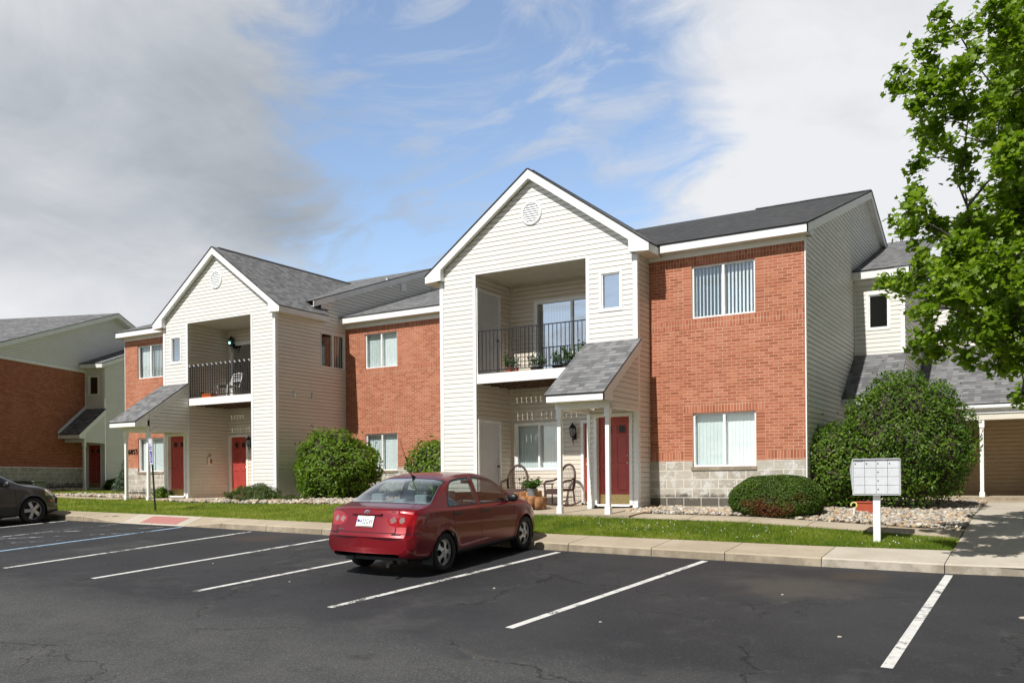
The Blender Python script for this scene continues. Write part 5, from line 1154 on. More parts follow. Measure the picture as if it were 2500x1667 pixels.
def blades(X, Y, hmin, hmax, wd):
    n = len(X); z = terr(X, Y)-.006; hh = rng.uniform(hmin, hmax, n); a = rng.uniform(0, 6.28, n); w_ = wd*rng.uniform(.7, 1.3, n)
    patch = np.array([mnoise.noise((x*.9, y*.9, 0)) for x, y in zip(X, Y)]); hh *= 1+.35*patch
    lx, ly = rng.normal(0, .55, n)*hh, rng.normal(0, .55, n)*hh
    V = np.stack([np.stack([X-np.cos(a)*w_, Y-np.sin(a)*w_, z], -1), np.stack([X+np.cos(a)*w_, Y+np.sin(a)*w_, z], -1), np.stack([X+lx, Y+ly, z+hh], -1)], 1)
    return V.reshape(-1, 3), np.repeat(np.clip(np.where(X > -11.5, .26, .48)+.60*patch+.35*np.array([mnoise.noise((x*3.1, y*3.1, 7)) for x, y in zip(X, Y)])+rng.normal(0, .16, n), 0, 1), 3)
V1, r1 = blades(xa, ya, .03, .065, .005); V2, r2 = blades(xb_, yb_, .045, .09, .012)
xc_ = rng.uniform(1.63, 8, 26000); yc_ = side_y(xc_)+rng.uniform(.02, 8, 26000); V3, r3 = blades(xc_, yc_, .04, .08, .008)
Vg = np.concatenate([V1, V2, V3]); tag(npmesh('grass', Vg, np.arange(len(Vg)).reshape(-1, 3), M['grassb'], attrs={'rnd': np.concatenate([r1, r2, r3])}), 'short green lawn between the pavement and the buildings', 'grass', kind='stuff')
# clover flowers dotted over the right lawn
nf = 190; fx = rng.uniform(-12, -1.6, nf); fy = side_y(fx)+.05+(16.6-side_y(fx))*rng.uniform(0, 1, nf)**.8; keep = np.array([mnoise.noise((a*.8, b*.8, 3)) > -.05 for a, b in zip(fx, fy)]); fx, fy = fx[keep], fy[keep]
fl_ = MB()
for a, b in zip(fx, fy):
    z = float(terr(a, b))+rng.uniform(.05, .075); s = rng.uniform(.005, .009)
    fl_.face([(a-s, b-s, z), (a+s, b-s, z+.004), (a+s, b+s, z+.006), (a-s, b+s, z)]); fl_.face([(a-s, b, z-s), (a+s, b, z-s), (a+s, b, z+s), (a-s, b, z+s)])
tag(fl_.build('clover_flowers', M['white']), 'tiny white clover flowers dotted over the right-hand lawn', 'flowers', kind='stuff')

# ------------------------------------------------------------------ cars
def pchip(xk, yk, x):
    xk = np.asarray(xk, float); yk = np.asarray(yk, float); x = np.clip(np.asarray(x, float), xk[0], xk[-1]); h = np.diff(xk); d = np.diff(yk)/h; m = np.zeros_like(yk)
    for i in range(1, len(xk)-1):
        if d[i-1]*d[i] > 0: w1 = 2*h[i]+h[i-1]; w2 = h[i]+2*h[i-1]; m[i] = (w1+w2)/(w1/d[i-1]+w2/d[i])
    m[0] = d[0]; m[-1] = d[-1]
    i = np.clip(np.searchsorted(xk, x)-1, 0, len(h)-1); t = (x-xk[i])/h[i]
    return (2*t**3-3*t**2+1)*yk[i]+(t**3-2*t**2+t)*h[i]*m[i]+(-2*t**3+3*t**2)*yk[i+1]+(t**3-t**2)*h[i]*m[i+1]
def kp(d, x): a = np.array(d, float); return pchip(a[:, 0], a[:, 1], x)
sst = lambda x, a, b: (lambda t: t*t*(3-2*t))(np.clip((x-a)/(b-a), 0, 1))
def make_car(name, label, S, loc, heading, normal):
    """S: keypoint tables; built in car coords (x forward from the tail, y left, z up) then placed on the sloping lot"""
    L = S['L']; xs = [0.0]
    def add(a, b, st): xs.extend(np.arange(a, b, st).tolist())
    add(.002, .05, .006); add(.05, .34, .008); add(.34, L-.5, .02); add(L-.5, L-.06, .012); add(L-.06, L-.001, .006); xs.append(L)
    for q in S['seams']: xs = [x for x in xs if abs(x-q) > .009]+[q-.0045, q+.0045]
    xs = np.array(sorted(xs)); n = len(xs)
    zc = kp(S['zc'], xs); zbelt = kp(S['belt'], xs); zr = np.maximum(kp(S['rail'], xs), zbelt+.004); w = kp(S['w'], xs); zb = kp(S['zb'], xs)
    zc = np.maximum(zc, zr+.002)
    cab = np.clip((zr-zbelt)/.40, 0, 1)
    y8 = .945*w-S['tumble']*(zr-zbelt)-.0*cab
    R = np.zeros((n, 11, 2))
    R[:, 0] = np.stack([0*w, zb], -1); R[:, 1] = np.stack([.80*w, zb], -1); R[:, 2] = np.stack([.950*w, zb+.055], -1)
    R[:, 3] = np.stack([1.0*w, zb+.42*(zbelt-zb)], -1); R[:, 4] = np.stack([.992*w, zb+.72*(zbelt-zb)], -1); R[:, 5] = np.stack([.978*w, zbelt-.05*np.clip((zbelt-zb)/.6, .2, 1)], -1); R[:, 6] = np.stack([.948*w, zbelt], -1)
    R[:, 7] = np.stack([(.948*w+y8)/2+.012*cab, (zbelt+zr)/2], -1); R[:, 8] = np.stack([y8, zr], -1); R[:, 9] = np.stack([y8*.74, zr+.72*(zc-zr)], -1); R[:, 10] = np.stack([0*w, zc], -1)
    sub = 14; tk = np.arange(11); tt = np.linspace(0, 10, 10*sub+1)
    G = np.zeros((n, len(tt), 3))
    for i in range(n):
        G[i, :, 0] = xs[i]; G[i, :, 1] = pchip(tk, R[i, :, 0], tt); G[i, :, 2] = pchip(tk, R[i, :, 1], tt)
    # flat caps at both ends
    c0 = G[0].copy(); c0[:, 1] = 0; c1 = G[-1].copy(); c1[:, 1] = 0
    G = np.concatenate([c0[None], G, c1[None]]); X0 = np.concatenate([[0], xs, [L]])
    # bow of tail and nose in plan
    yy = np.abs(G[..., 1])/S['w'][4][1]; x_ = G[..., 0].copy()
    G[..., 0] += S['bowr']*yy**2.6*(1-sst(x_, 0, .95))-S['bowf']*yy**2.4*(1-sst(L-x_, 0, 1.1))
    # flared arches
    for xw in S['wheels']:
        d = np.hypot(x_-xw, G[..., 2]-S['wr']); sd = np.abs(G[..., 1]) > .6*w.max(); G[..., 1] += np.where(sd, .014*np.exp(-((d-S['ar'])/.05)**2), 0)
    N_, K = G.shape[:2]
    V = np.concatenate([G.reshape(-1, 3), (G*np.array([1, -1, 1])).reshape(-1, 3)])
    I, J = np.meshgrid(np.arange(N_-1), np.arange(K-1), indexing='ij'); q = I*K+J; F1 = np.stack([q, q+K, q+K+1, q+1], -1).reshape(-1, 4); F2 = F1[:, ::-1]+N_*K
    F = np.concatenate([F1, F2]); cen = V[F].mean(1); fx = np.tile(((X0[:-1]+X0[1:])/2)[I.ravel()], 2); ft = np.tile(((tt[:-1]+tt[1:])/2)[J.ravel()], 2)
    ay = np.abs(cen[:, 1]); z = cen[:, 2]; x = cen[:, 0]
    belt = kp(S['belt'], fx); rail = kp(S['rail'], fx)
    cls = np.zeros(len(F), int)                            # 0 paint 1 glass side 2 rear glass 3 windscreen 4 tail 5 tail clear 6 headlight 7 seam 8 black 9 drop 10 amber
    g0, g1 = S['dlo']; pb = S['bpillar']
    side = (ft > 6.22) & (ft < 7.80) & (rail-belt > .055) & (fx < g1) & (fx > g0+.30*np.clip((z-belt)/.40, 0, 1)**2) & ~((fx > pb[0]) & (fx < pb[1]))
    cls[side] = 1
    edge = (ft > 6.08) & (ft < 7.93) & (rail-belt > .04) & (fx < g1+.03) & (fx > g0-.03+.30*np.clip((z-belt)/.40, 0, 1)**2) & ~side & ~((fx > pb[0]+.02) & (fx < pb[1]-.02)); cls[edge] = 8
    rg0, rg1 = S['rglass']; cls[(ft > 8.22) & (fx > rg0) & (fx < rg1)] = 2; cls[(ft > 8.05) & (fx > rg0-.025) & (fx < rg1+.025) & ~((ft > 8.22) & (fx > rg0) & (fx < rg1))] = 8
    wg0, wg1 = S['wglass']; cls[(ft > 8.22) & (fx > wg0) & (fx < wg1)] = 3
    tl = S['tail'](x, ay, z, fx); cls[tl & (cls == 0)] = 4
    for (cy, cz, cr_) in S['tailc']: cls[(cls == 4) & (np.hypot(ay-cy, z-cz) < cr_) & (x < .5)] = 5
    cls[S['head'](x, ay, z, fx) & (cls == 0)] = 6
    if 'amber' in S: cls[S['amber'](x, ay, z, fx) & (cls == 0)] = 10
    for sq in S['seams']: cls[(np.abs(fx-sq) < .005) & (ft > 2.0) & (ft < 6.05) & (cls == 0)] = 7
    for fn in S['lines']: cls[fn(x, ay, z, fx, ft) & (cls == 0)] = 7
    cls[(z < S['valance']) & (ft < 3) & (cls == 0)] = 8
    for xw in S['wheels']: cls[(np.hypot(x-xw, z-S['wr']) < S['ar']) & (ay > .5) & (ft < 5.2)] = 9
    cls[(ft < 1.0)] = 9
    # snap the arch edge to a true circle
    for xw in S['wheels']:
        dx = V[:, 0]-xw; dz = V[:, 2]-S['wr']; d = np.hypot(dx, dz); near = (np.abs(V[:, 1]) > .5) & (np.abs(d-S['ar']) < .011) & (V[:, 2] > .2)
        V[near, 0] = xw+dx[near]/d[near]*S['ar']; V[near, 2] = S['wr']+dz[near]/d[near]*S['ar']
    # placement
    up = Vector(normal).normalized(); fw = Vector((math.sin(heading), math.cos(heading), 0)); fw = (fw-up*fw.dot(up)).normalized(); lf = up.cross(fw)
    Mt = Matrix(((fw.x, lf.x, up.x, loc[0]), (fw.y, lf.y, up.y, loc[1]), (fw.z, lf.z, up.z, loc[2]), (0, 0, 0, 1)))
    A = np.array(Mt)[:3]; tr = lambda P: np.asarray(P) @ A[:, :3].T+A[:, 3]
    T = lambda p: Mt @ Vector(p)
    root = thing(name, label, 'car', tuple(T((L/2, 0, 0))))
    PT = [('body', [0], S['paint']), ('side_window', [1], M['carglass_side']), ('rear_window', [2], M['carglass']), ('windscreen', [3], M['carglass']), ('tail_light', [4, 5], None), ('headlight', [6], M['headl']), ('panel_gap', [7], M['seam']), ('black_trim', [8], M['blackp']), ('side_marker', [10], M['amber'])]
    for nm, ids, mt in PT:
        sel = np.isin(cls, ids)
        if not sel.any(): continue
        groups = [sel] if nm not in ('side_window', 'tail_light', 'headlight', 'side_marker') else ([sel & (cen[:, 1] > 0), sel & (cen[:, 1] <= 0)] if nm != 'side_window' else [sel & (np.sign(cen[:, 1]) == sg) & ((fx < pb[0]+.01) == rear) for sg in (1, -1) for rear in (True, False)])
        for gsel in groups:
            if not gsel.any(): continue
            ff = F[gsel]; u, inv = np.unique(ff, return_inverse=True); mi = None; mm = mt
            if nm == 'tail_light': mm = [M['tail'], M['tailclear']]; mi = (cls[gsel] == 5).astype(int)
            npmesh(nm, tr(V[u]), inv.reshape(ff.shape), mm, root, smooth=True, mi=mi)
    # inner skin, floor, seats
    inn = (cls != 9) & (cls != 1) & (cls != 2) & (cls != 3) & (fx > .55) & (fx < g1+.35)
    Vi = V.copy(); Vi[:, 1] *= .955; Vi[:, 2] -= np.where(Vi[:, 2] > 1.0, .022, 0)
    ff = F[inn]; u, inv = np.unique(ff, return_inverse=True); npmesh('interior', tr(Vi[u]), inv.reshape(ff.shape), M['inter'], root, smooth=True)
    ib = MB(T); w0 = w.max()*.9
    ib.box(.75, L-.9, -w0*.95, w0*.95, .27, .31); ib.box(.62, 1.2, -w0*.92, w0*.92, .3, .93); ib.box(g1-.28, g1+.25, -w0*.9, w0*.9, .55, .90); ib.build('dashboard', M['inter'], root)
    st = MB(T)
    def seat(xc, yc, wd, head, tall):
        st.slab([(xc, yc-wd/2, .42), (xc, yc+wd/2, .42), (xc-.20, yc+wd*.44, tall), (xc-.20, yc-wd*.44, tall)], (.11, 0, .03)); st.box(xc, xc+.5, yc-wd/2, yc+wd/2, .34, .48)
        for h in head: st.prism([(xc-.25, h-.105), (xc-.20, h-.12), (xc-.14, h-.105), (xc-.14, h+.105), (xc-.20, h+.12), (xc-.25, h+.105)], tall+.01, tall+(.09 if h == 0 else .165))
    xr = S['seatx']; seat(xr, .0, w0*1.55, (-.42, 0, .42) if S['mid'] else (-.40, .40), 1.02); so_ = st.build('rear_seat', M['seat'], root, bevel=.018)
    st = MB(T); xf = xr+.80
    for s_ in (-.38, .38): seat(xf, s_, .50, (s_,), 1.02)
    st.build('front_seat', M['seat'], root, bevel=.018)
    sw_ = MB(T); cw = (xf+.56, .38, .86); pts = [(cw[0]+.07*math.sin(a), cw[1]+.18*math.cos(a), cw[2]+.17*math.sin(a)) for a in np.linspace(0, 2*math.pi, 25)]; sw_.tube(pts, .015, 6, False); sw_.build('steering_wheel', M['black'], root, smooth=True)
    mr = MB(T); mr.box(wg0+.30, wg0+.33, -.11, .11, 1.23, 1.29); mr.build('rear_view_mirror', M['black'], root)
    # arch liners
    lb = MB(T)
    for xw in S['wheels']:
        for sg in (1, -1):
            k = 22; y0, y1 = sg*(w.max()-.03), sg*.48
            P = [(xw+(S['ar']+.004)*math.cos(a), S['wr']+(S['ar']+.004)*math.sin(a)) for a in np.linspace(-.35, math.pi+.35, k)]
            for (xa, za), (xb, zb_) in zip(P, P[1:]): lb.face([(xa, y0, za), (xa, y1, za), (xb, y1, zb_), (xb, y0, zb_)])
            lb.face([(px, y1, pz) for px, pz in P])
    lb.box(.45, L-.4, -.5, .5, .21, .26); lb.build('underbody', M['black'], root)
    # wheels
    r = S['wr']; tw = .195; rr = S['rim']
    for xw in S['wheels']:
        for sg in (1, -1):
            yo = sg*(w.max()-.012)
            tq = MB(lambda p, xw=xw, yo=yo, sg=sg: T((xw+p[0], yo-sg*p[1], r+p[2])))
            n_ = 56; prof = [(rr+.0, .012), (rr+.012, .004), (r-.045, .0), (r-.014, .012), (r-.002, .04), (r, .06), (r, tw-.06), (r-.01, tw-.02), (rr, tw)]
            def PP(ra, d, a): return (ra*math.cos(a), d, ra*math.sin(a))
            for (r0, d0), (r1, d1) in zip(prof, prof[1:]):
                for j in range(n_):
                    a0, a1 = 2*math.pi*j/n_, 2*math.pi*(j+1)/n_; tq.face([PP(r0, d0, a0), PP(r1, d1, a0), PP(r1, d1, a1), PP(r0, d0, a1)])
            # an empty wheel part that carries tyre, rim and disc
            wh = tq.build('wheel', M['rubber'], root, smooth=True, weld=True)
            rm = MB(lambda p, xw=xw, yo=yo, sg=sg: T((xw+p[0], yo-sg*p[1], r+p[2]))); na, nr = 150, 26; ns = S['spokes']
            def dish(t): return .030-.018*np.cos(t*math.pi*.9)+(.012 if t > .9 else 0)-(.020 if t < .16 else 0)
            for i in range(nr):
                for j in range(na):
                    t0, t1 = i/nr, (i+1)/nr; a0, a1 = 2*math.pi*j/na, 2*math.pi*(j+1)/na; tm, am = (t0+t1)/2, (a0+a1)/2
                    ph = ((am*ns/(2*math.pi)+S['phase']) % 1)-.5                      # hole centre at 0
                    half = S['hole'](tm)
                    if abs(ph) < half: continue
                    rm.face([PP(t0*rr*1.01, dish(t0), a0), PP(t1*rr*1.01, dish(t1), a0), PP(t1*rr*1.01, dish(t1), a1), PP(t0*rr*1.01, dish(t0), a1)])
            for k in range(5):
                a = 2*math.pi*k/5+.3; rm.tube([(rr*.20*math.cos(a), dish(.2)-.004, rr*.20*math.sin(a)), (rr*.20*math.cos(a), dish(.2)+.004, rr*.20*math.sin(a))], .009, 6, mi=1)
            for t in (.985, 1.0):
                pass
            for j in range(na):
                a0, a1 = 2*math.pi*j/na, 2*math.pi*(j+1)/na; rm.face([PP(rr, .036, a0), PP(rr, .12, a0), PP(rr, .12, a1), PP(rr, .036, a1)])
            rm.build('rim', [M['rim'], M['disc']], wh, smooth=True, weld=True)
            dm = MB(lambda p, xw=xw, yo=yo, sg=sg: T((xw+p[0], yo-sg*p[1], r+p[2])))
            for j in range(40):
                a0, a1 = 2*math.pi*j/40, 2*math.pi*(j+1)/40; dm.face([(0, .085, 0), PP(rr*.98, .085, a0), PP(rr*.98, .085, a1)])
            dm.build('brake_disc', M['disc'], wh)
    # door mirrors and handles, found on the surface
    bv = BVHTree.FromPolygons([Vector(v) for v in V], [tuple(int(i) for i in f) for f in F[(cls != 9)]])
    def ysurf(xq, zq, sg): h = bv.ray_cast(Vector((xq, sg*3, zq)), Vector((0, -sg, 0))); return h[0].y if h[0] else sg*w.max()
    for sg in (1, -1):
        xm = S['mirror']; ym = ysurf(xm, S['mz']-.02, sg)
        mm = MB(T); P = []
        bm = bmesh.new(); bmesh.ops.create_icosphere(bm, subdivisions=3, radius=1)
        for f in bm.faces: mm.face([(xm+(.055 if v.co.x < 0 else .085)*v.co.x, ym+sg*(.125+.105*v.co.y), S['mz']+.035+.072*v.co.z) for v in f.verts])
        bm.free(); mm.box(xm-.02, xm+.05, min(ym-sg*.03, ym+sg*.06), max(ym-sg*.03, ym+sg*.06), S['mz']-.03, S['mz']+.01)
        mm.build('door_mirror', S['mirror_m'], root, smooth=True, weld=True)
        for xh in S['handles']:
            zh = float(kp(S['belt'], xh))-.10; yh = ysurf(xh, zh, sg)
            hm = MB(T); hm.prism([(xh-.085, yh-sg*.01), (xh-.06, yh+sg*.022), (xh+.06, yh+sg*.024), (xh+.085, yh-sg*.01)], zh-.02, zh+.018); hm.build('door_handle', S['handle_m'], root)
    return root, T, bv
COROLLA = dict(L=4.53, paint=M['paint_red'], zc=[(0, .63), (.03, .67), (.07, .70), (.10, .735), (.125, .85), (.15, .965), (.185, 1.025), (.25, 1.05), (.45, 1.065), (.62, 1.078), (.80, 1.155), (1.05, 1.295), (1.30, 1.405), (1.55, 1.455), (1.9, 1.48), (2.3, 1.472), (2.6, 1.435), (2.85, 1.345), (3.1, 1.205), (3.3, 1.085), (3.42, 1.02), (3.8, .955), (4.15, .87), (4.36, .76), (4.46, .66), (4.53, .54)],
  belt=[(0, .615), (.05, .645), (.09, .68), (.125, .81), (.16, .93), (.22, .99), (.6, 1.01), (1.1, .985), (2.0, .95), (3.1, .925), (3.6, .885), (4.1, .79), (4.36, .66), (4.53, .50)],
  rail=[(0, .62), (.22, 1.005), (.50, 1.04), (.72, 1.08), (.95, 1.19), (1.2, 1.315), (1.45, 1.385), (1.75, 1.415), (2.1, 1.415), (2.45, 1.385), (2.75, 1.30), (3.0, 1.165), (3.22, 1.03), (3.4, .945), (3.6, .895), (4.53, .505)],
  w=[(0, .735), (.03, .765), (.12, .80), (.45, .838), (1.0, .850), (3.4, .850), (3.95, .835), (4.25, .78), (4.44, .69), (4.53, .60)],
  zb=[(0, .385), (.04, .325), (.15, .29), (.5, .235), (1.0, .20), (4.2, .20), (4.53, .26)],
  tumble=.46, bowr=.17, bowf=.34, wheels=(.985, 3.585), wr=.312, ar=.345, rim=.205, spokes=5, phase=.0, hole=lambda t: 0 if t < .34 or t > .88 else .30*math.sin((t-.34)/.54*math.pi)**.55,
  seams=(1.245, 2.06, 3.20), dlo=(1.17, 3.06), bpillar=(2.015, 2.115), rglass=(.655, 1.33), wglass=(2.64, 3.36), seatx=1.18, mid=True, mirror=2.98, mz=.96, mirror_m=M['black'], handle_m=M['blackp'], handles=(1.36, 2.22), valance=.30,
  tail=lambda x, ay, z, fx: ((((ay-.60)/.225)**2+((z-.875)/.104)**2 < 1) | ((ay > .60) & (np.abs(z-.885+.02*np.clip((x-.2)/.3, 0, 1)) < .098-.07*np.clip((x-.18)/.32, 0, 1)) & (x < .50))) & (x < .52) & (fx < .48),
  tailc=[(.475, .872, .044), (.612, .872, .043)],
  head=lambda x, ay, z, fx: (x > 3.93) & (ay > .40) & (z > .62+.0*x) & (z < .80-.16*np.clip((x-4.0)/.5, 0, 1)+.02) & (z > .70-.16*np.clip((x-3.95)/.45, 0, 1)),
  lines=[lambda x, ay, z, fx, ft: (np.abs(z-.672) < .0075) & (x < .42) & (fx < .36) & (ay > .50), lambda x, ay, z, fx, ft: (np.abs(ay-.545) < .0055) & (z > .68) & (z < 1.03) & (fx < .2), lambda x, ay, z, fx, ft: (np.abs(z-.69) < .006) & (ay < .545) & (fx < .12),
         lambda x, ay, z, fx, ft: (ft > 1.98) & (ft < 2.07) & (fx > 1.3) & (fx < 3.25), lambda x, ay, z, fx, ft: (np.abs(fx-.56) < .006) & (ft > 8.3)])
# plane of the lot: z = c - .025 x + .058 y
LOTN = (.025, -.058, 1.0)
hd = math.radians(-2.4)
rw_ = Vector((-8.09, 11.12, 0)); rw_.z = float(lot(rw_.x, rw_.y))            # foot of the right rear wheel
fwv = Vector((math.sin(hd), math.cos(hd), 0)); rtv = Vector((math.cos(hd), -math.sin(hd), 0))
base = rw_-fwv*.985-rtv*.755; base.z = float(lot(base.x, base.y))+.004
red, TR, bvR = make_car('parked_car', 'dark red four-door saloon car parked nose-in at the kerb', COROLLA, tuple(base), hd, LOTN)
def on_tail(y, z):
    h = bvR.ray_cast(Vector((-1, y, z)), Vector((1, 0, 0))); return h[0].x if h[0] else .15
# number plate recess and plate, badges, lettering
xp = on_tail(0, .80)
mb = MB(TR)
pl_x = lambda z: on_tail(0, z)-.006
mb.slab([(pl_x(.772)-.004, -.155, .772), (pl_x(.772)-.004, .155, .772), (pl_x(.927)-.004, .155, .927), (pl_x(.927)-.004, -.155, .927)], (-.006, 0, 0)); plate = mb.build('licence_plate', M['plate'], red, bevel=.003)
za, zb2 = .735, .89; lean = math.atan2(pl_x(zb2)-pl_x(za), zb2-za)
def tail_text(nm, body, size, y, z, m, off, parent, align='CENTER', squash=1.0):
    x = on_tail(y, z)-off; dx = (on_tail(y, z+.03)-on_tail(y, z-.03))/.06; up_ = Vector((dx, 0, 1)).normalized(); rt_ = Vector((0, -1, 0)); nn = rt_.cross(up_)
    Ml = Matrix(((rt_.x, up_.x, nn.x, x), (rt_.y, up_.y, nn.y, y), (rt_.z, up_.z, nn.z, z), (0, 0, 0, 1)))
    A = [TR((0, 0, 0)), TR((1, 0, 0))-TR((0, 0, 0)), TR((0, 1, 0))-TR((0, 0, 0)), TR((0, 0, 1))-TR((0, 0, 0))]
    Mw = Matrix(((A[1].x, A[2].x, A[3].x, A[0].x), (A[1].y, A[2].y, A[3].y, A[0].y), (A[1].z, A[2].z, A[3].z, A[0].z), (0, 0, 0, 1)))
    return text_mesh(nm, body, size, Mw @ Ml, m, parent, .002, align, squash)
tail_text('plate_number', '432GW', .104, -.025, .845, M['plateink'], .016, plate, squash=.70)
mb = MB(TR); xx = pl_x(.848)-.013
mb.prism([(xx, .10), (xx-.001, .14), (xx-.002, .14), (xx-.002, .10)], .812, .877); mb.build('plate_emblem', M['blue'], plate)
mb = MB(TR); mb.box(pl_x(.916)-.0125, pl_x(.916)-.011, -.07, .07, .911, .921); mb.box(pl_x(.779)-.0125, pl_x(.779)-.011, -.14, .14, .777, .787); mb.build('plate_strip', M['brass'], plate)
mb = MB(TR); mb.prism([(on_tail(0, .95)-.03, -.27), (on_tail(0, .95)-.03, .27), (on_tail(.3, .95)+.04, .31), (on_tail(.3, .95)+.04, -.31)], .942, .964); mb.build('boot_handle', S_ := M['paint_red'], red, bevel=.006)
em = MB(TR); ex = lambda z: on_tail(0, z)-.008
for a, b, dz in ((.050, .036, 0), (.033, .017, .010), (.015, .033, .001)):
    em.tube([(ex(.975+dz+b*math.sin(t)), a*math.cos(t), .975+dz+b*math.sin(t)) for t in np.linspace(0, 2*math.pi, 25)], .0048, 5, False)
em.build('emblem', M['chrome'], red, smooth=True)
tail_text('badge', 'COROLLA LE', .046, -.43, 1.0, M['chrome'], .004, red); tail_text('badge', 'TOYOTA', .030, .50, 1.0, M['chrome'], .004, red)
mb = MB(TR); xd = on_tail(.45, .72)-.004; mb.prism([(xd, .40), (xd, .50), (xd+.01, .50), (xd+.01, .40)], .715, .733); mb.prism([(xd, .43), (xd, .48), (xd+.01, .48), (xd+.01, .43)], .698, .711); mb.build('dealer_badge', M['chrome'], red)
# aerial, exhaust, mud flap
mb = MB(TR); mb.tube([(1.38, 0, 1.425), (1.30, 0, 1.47)], [.030, .010], 8); mb.tube([(1.31, 0, 1.46), (1.02, .0, 2.02)], [.0055, .003], 6); mb.build('aerial', M['black'], red)
mb = MB(TR); mb.tube([(.25, -.42, .235), (.02, -.45, .215)], .032, 10); mb.build('exhaust', M['disc'], red)
mb = MB(TR)
for s_ in (1, -1): mb.box(.615, .63, min(s_*.66, s_*.84), max(s_*.66, s_*.84), .16, .36)
mb.build('mud_flap', M['blackp'], red)
FUSION = dict(COROLLA); FUSION.update(L=4.83, paint=M['paint_grey'], zc=[(x*4.83/4.53, z) for x, z in COROLLA['zc']], belt=[(x*4.83/4.53, z+.01) for x, z in COROLLA['belt'][:-3]]+[(4.42, .83), (4.66, .72), (4.83, .56)], rail=[(x*4.83/4.53, z) for x, z in COROLLA['rail'][:-1]]+[(4.83, .57)],
  w=[(0, .78), (.04, .82), (.14, .86), (.5, .90), (1.1, .915), (3.6, .915), (4.2, .905), (4.55, .85), (4.74, .76), (4.83, .66)], zb=[(0, .37), (.04, .30), (.15, .255), (.5, .215), (1.1, .19), (4.5, .19), (4.83, .23)],
  wheels=(1.12, 3.85), wr=.325, ar=.362, rim=.228, bowf=.42, seams=(1.40, 2.22, 3.42), dlo=(1.28, 3.26), bpillar=(2.17, 2.27), rglass=(.70, 1.42), wglass=(2.81, 3.58), mirror=3.18, mz=.99, handles=(1.52, 2.40), mirror_m=M['paint_grey'], handle_m=M['paint_grey'], seatx=1.28, phase=.5, hole=lambda t: 0 if t < .30 or t > .93 else .33*((t-.30)/.63)**.35,
  head=lambda x, ay, z, fx: (x > 4.20) & (ay > .45) & (z > .66-.02*np.clip((x-4.2)/.4, 0, 1)) & (z < .83-.13*np.clip((x-4.25)/.45, 0, 1)),
  amber=lambda x, ay, z, fx: (x > 4.33) & (x < 4.46) & (ay > .7) & (np.abs(z-.52) < .025),
  lines=[lambda x, ay, z, fx, ft: (ft > 1.98) & (ft < 2.07) & (fx > 1.4) & (fx < 3.4), lambda x, ay, z, fx, ft: (x > 4.52) & (ay > .52) & (ay < .74) & (np.abs(z-.50) < .075)])
hg = math.radians(-1.0); fwg = Vector((math.sin(hg), math.cos(hg), 0)); rtg = Vector((math.cos(hg), -math.sin(hg), 0))
wg = Vector((-21.72, 12.58, 0)); bg = wg-fwg*3.85-rtg*.82; bg.z = float(lot(bg.x, bg.y))+.004
make_car('parked_car', 'brown-grey saloon car at the left edge with only its bonnet and front wheel in view', FUSION, tuple(bg), hg, LOTN)

# ------------------------------------------------------------------ small things
# mailbox cluster on its post
mx_, my_ = -2.53, 15.9; mz_ = float(terr(mx_, my_)); ra_m = math.atan2(-2.53*-1, 15.9)*.0+math.radians(-7)
mbx = thing('mailbox_cluster', 'silver cluster mailbox of sixteen doors on a white post in the lawn', 'mailbox', (mx_, my_, mz_), rz=math.radians(6))
MW = mbx.matrix_world.copy(); TM = lambda p: MW @ Vector(p)
p = MB(TM); p.box(-.057, .057, -.057, .057, -.1, .80); p.build('post', M['white'], mbx, bevel=.008)
b0, b1, t0, t1 = -.36, .36, .80, 1.385
p = MB(TM); p.box(b0, b1, -.13, .32, t0, t1); p.box(b0-.006, b1+.006, -.175, .33, t1, t1+.012); p.box(b1, b1+.012, -.15, .32, t0-.008, t1); p.box(b0-.010, b0, -.14, .32, t0-.008, t1)
p.slab([(b0-.012, -.145, t1), (b0-.012, -.145, t0+.08), (b0-.055, -.06, t0+.42)], (-.004, 0, 0)); p.box(b0, b1, -.14, .32, t0-.012, t0)
p.build('box', M['mail'], mbx)
p = MB(TM); p.box(b0+.004, b1-.004, -.132, -.131, t0+.004, t1-.004); p.build('gap_panel', M['mailedge'], mbx)
cw, chh = (b1-b0-.012)/4, (t1-t0-.012)/4
for r_ in range(4):
    for c_ in range(4):
        x0, z0 = b0+.006+c_*cw, t0+.006+r_*chh; d = MB(TM); d.box(x0+.0025, x0+cw-.0025, -.147+.002*random.random(), -.133, z0+.0035, z0+chh-.0035); do = d.build('mailbox_door', M['mail'], mbx, bevel=.0025)
        k = MB(TM); kr = .0105 if (r_ == 3 or c_ == 2) else .006; k.tube([(x0+.028, -.146, z0+chh*.55), (x0+.028, -.153, z0+chh*.55)], kr, 10); k.build('lock', M['disc'] if kr > .01 else M['alu'], do)
p = MB(TM); p.box(b0+.025, b0+.16, -.1505, -.148, t1-.035, t1-.02); p.build('name_plate', M['mailedge'], mbx)
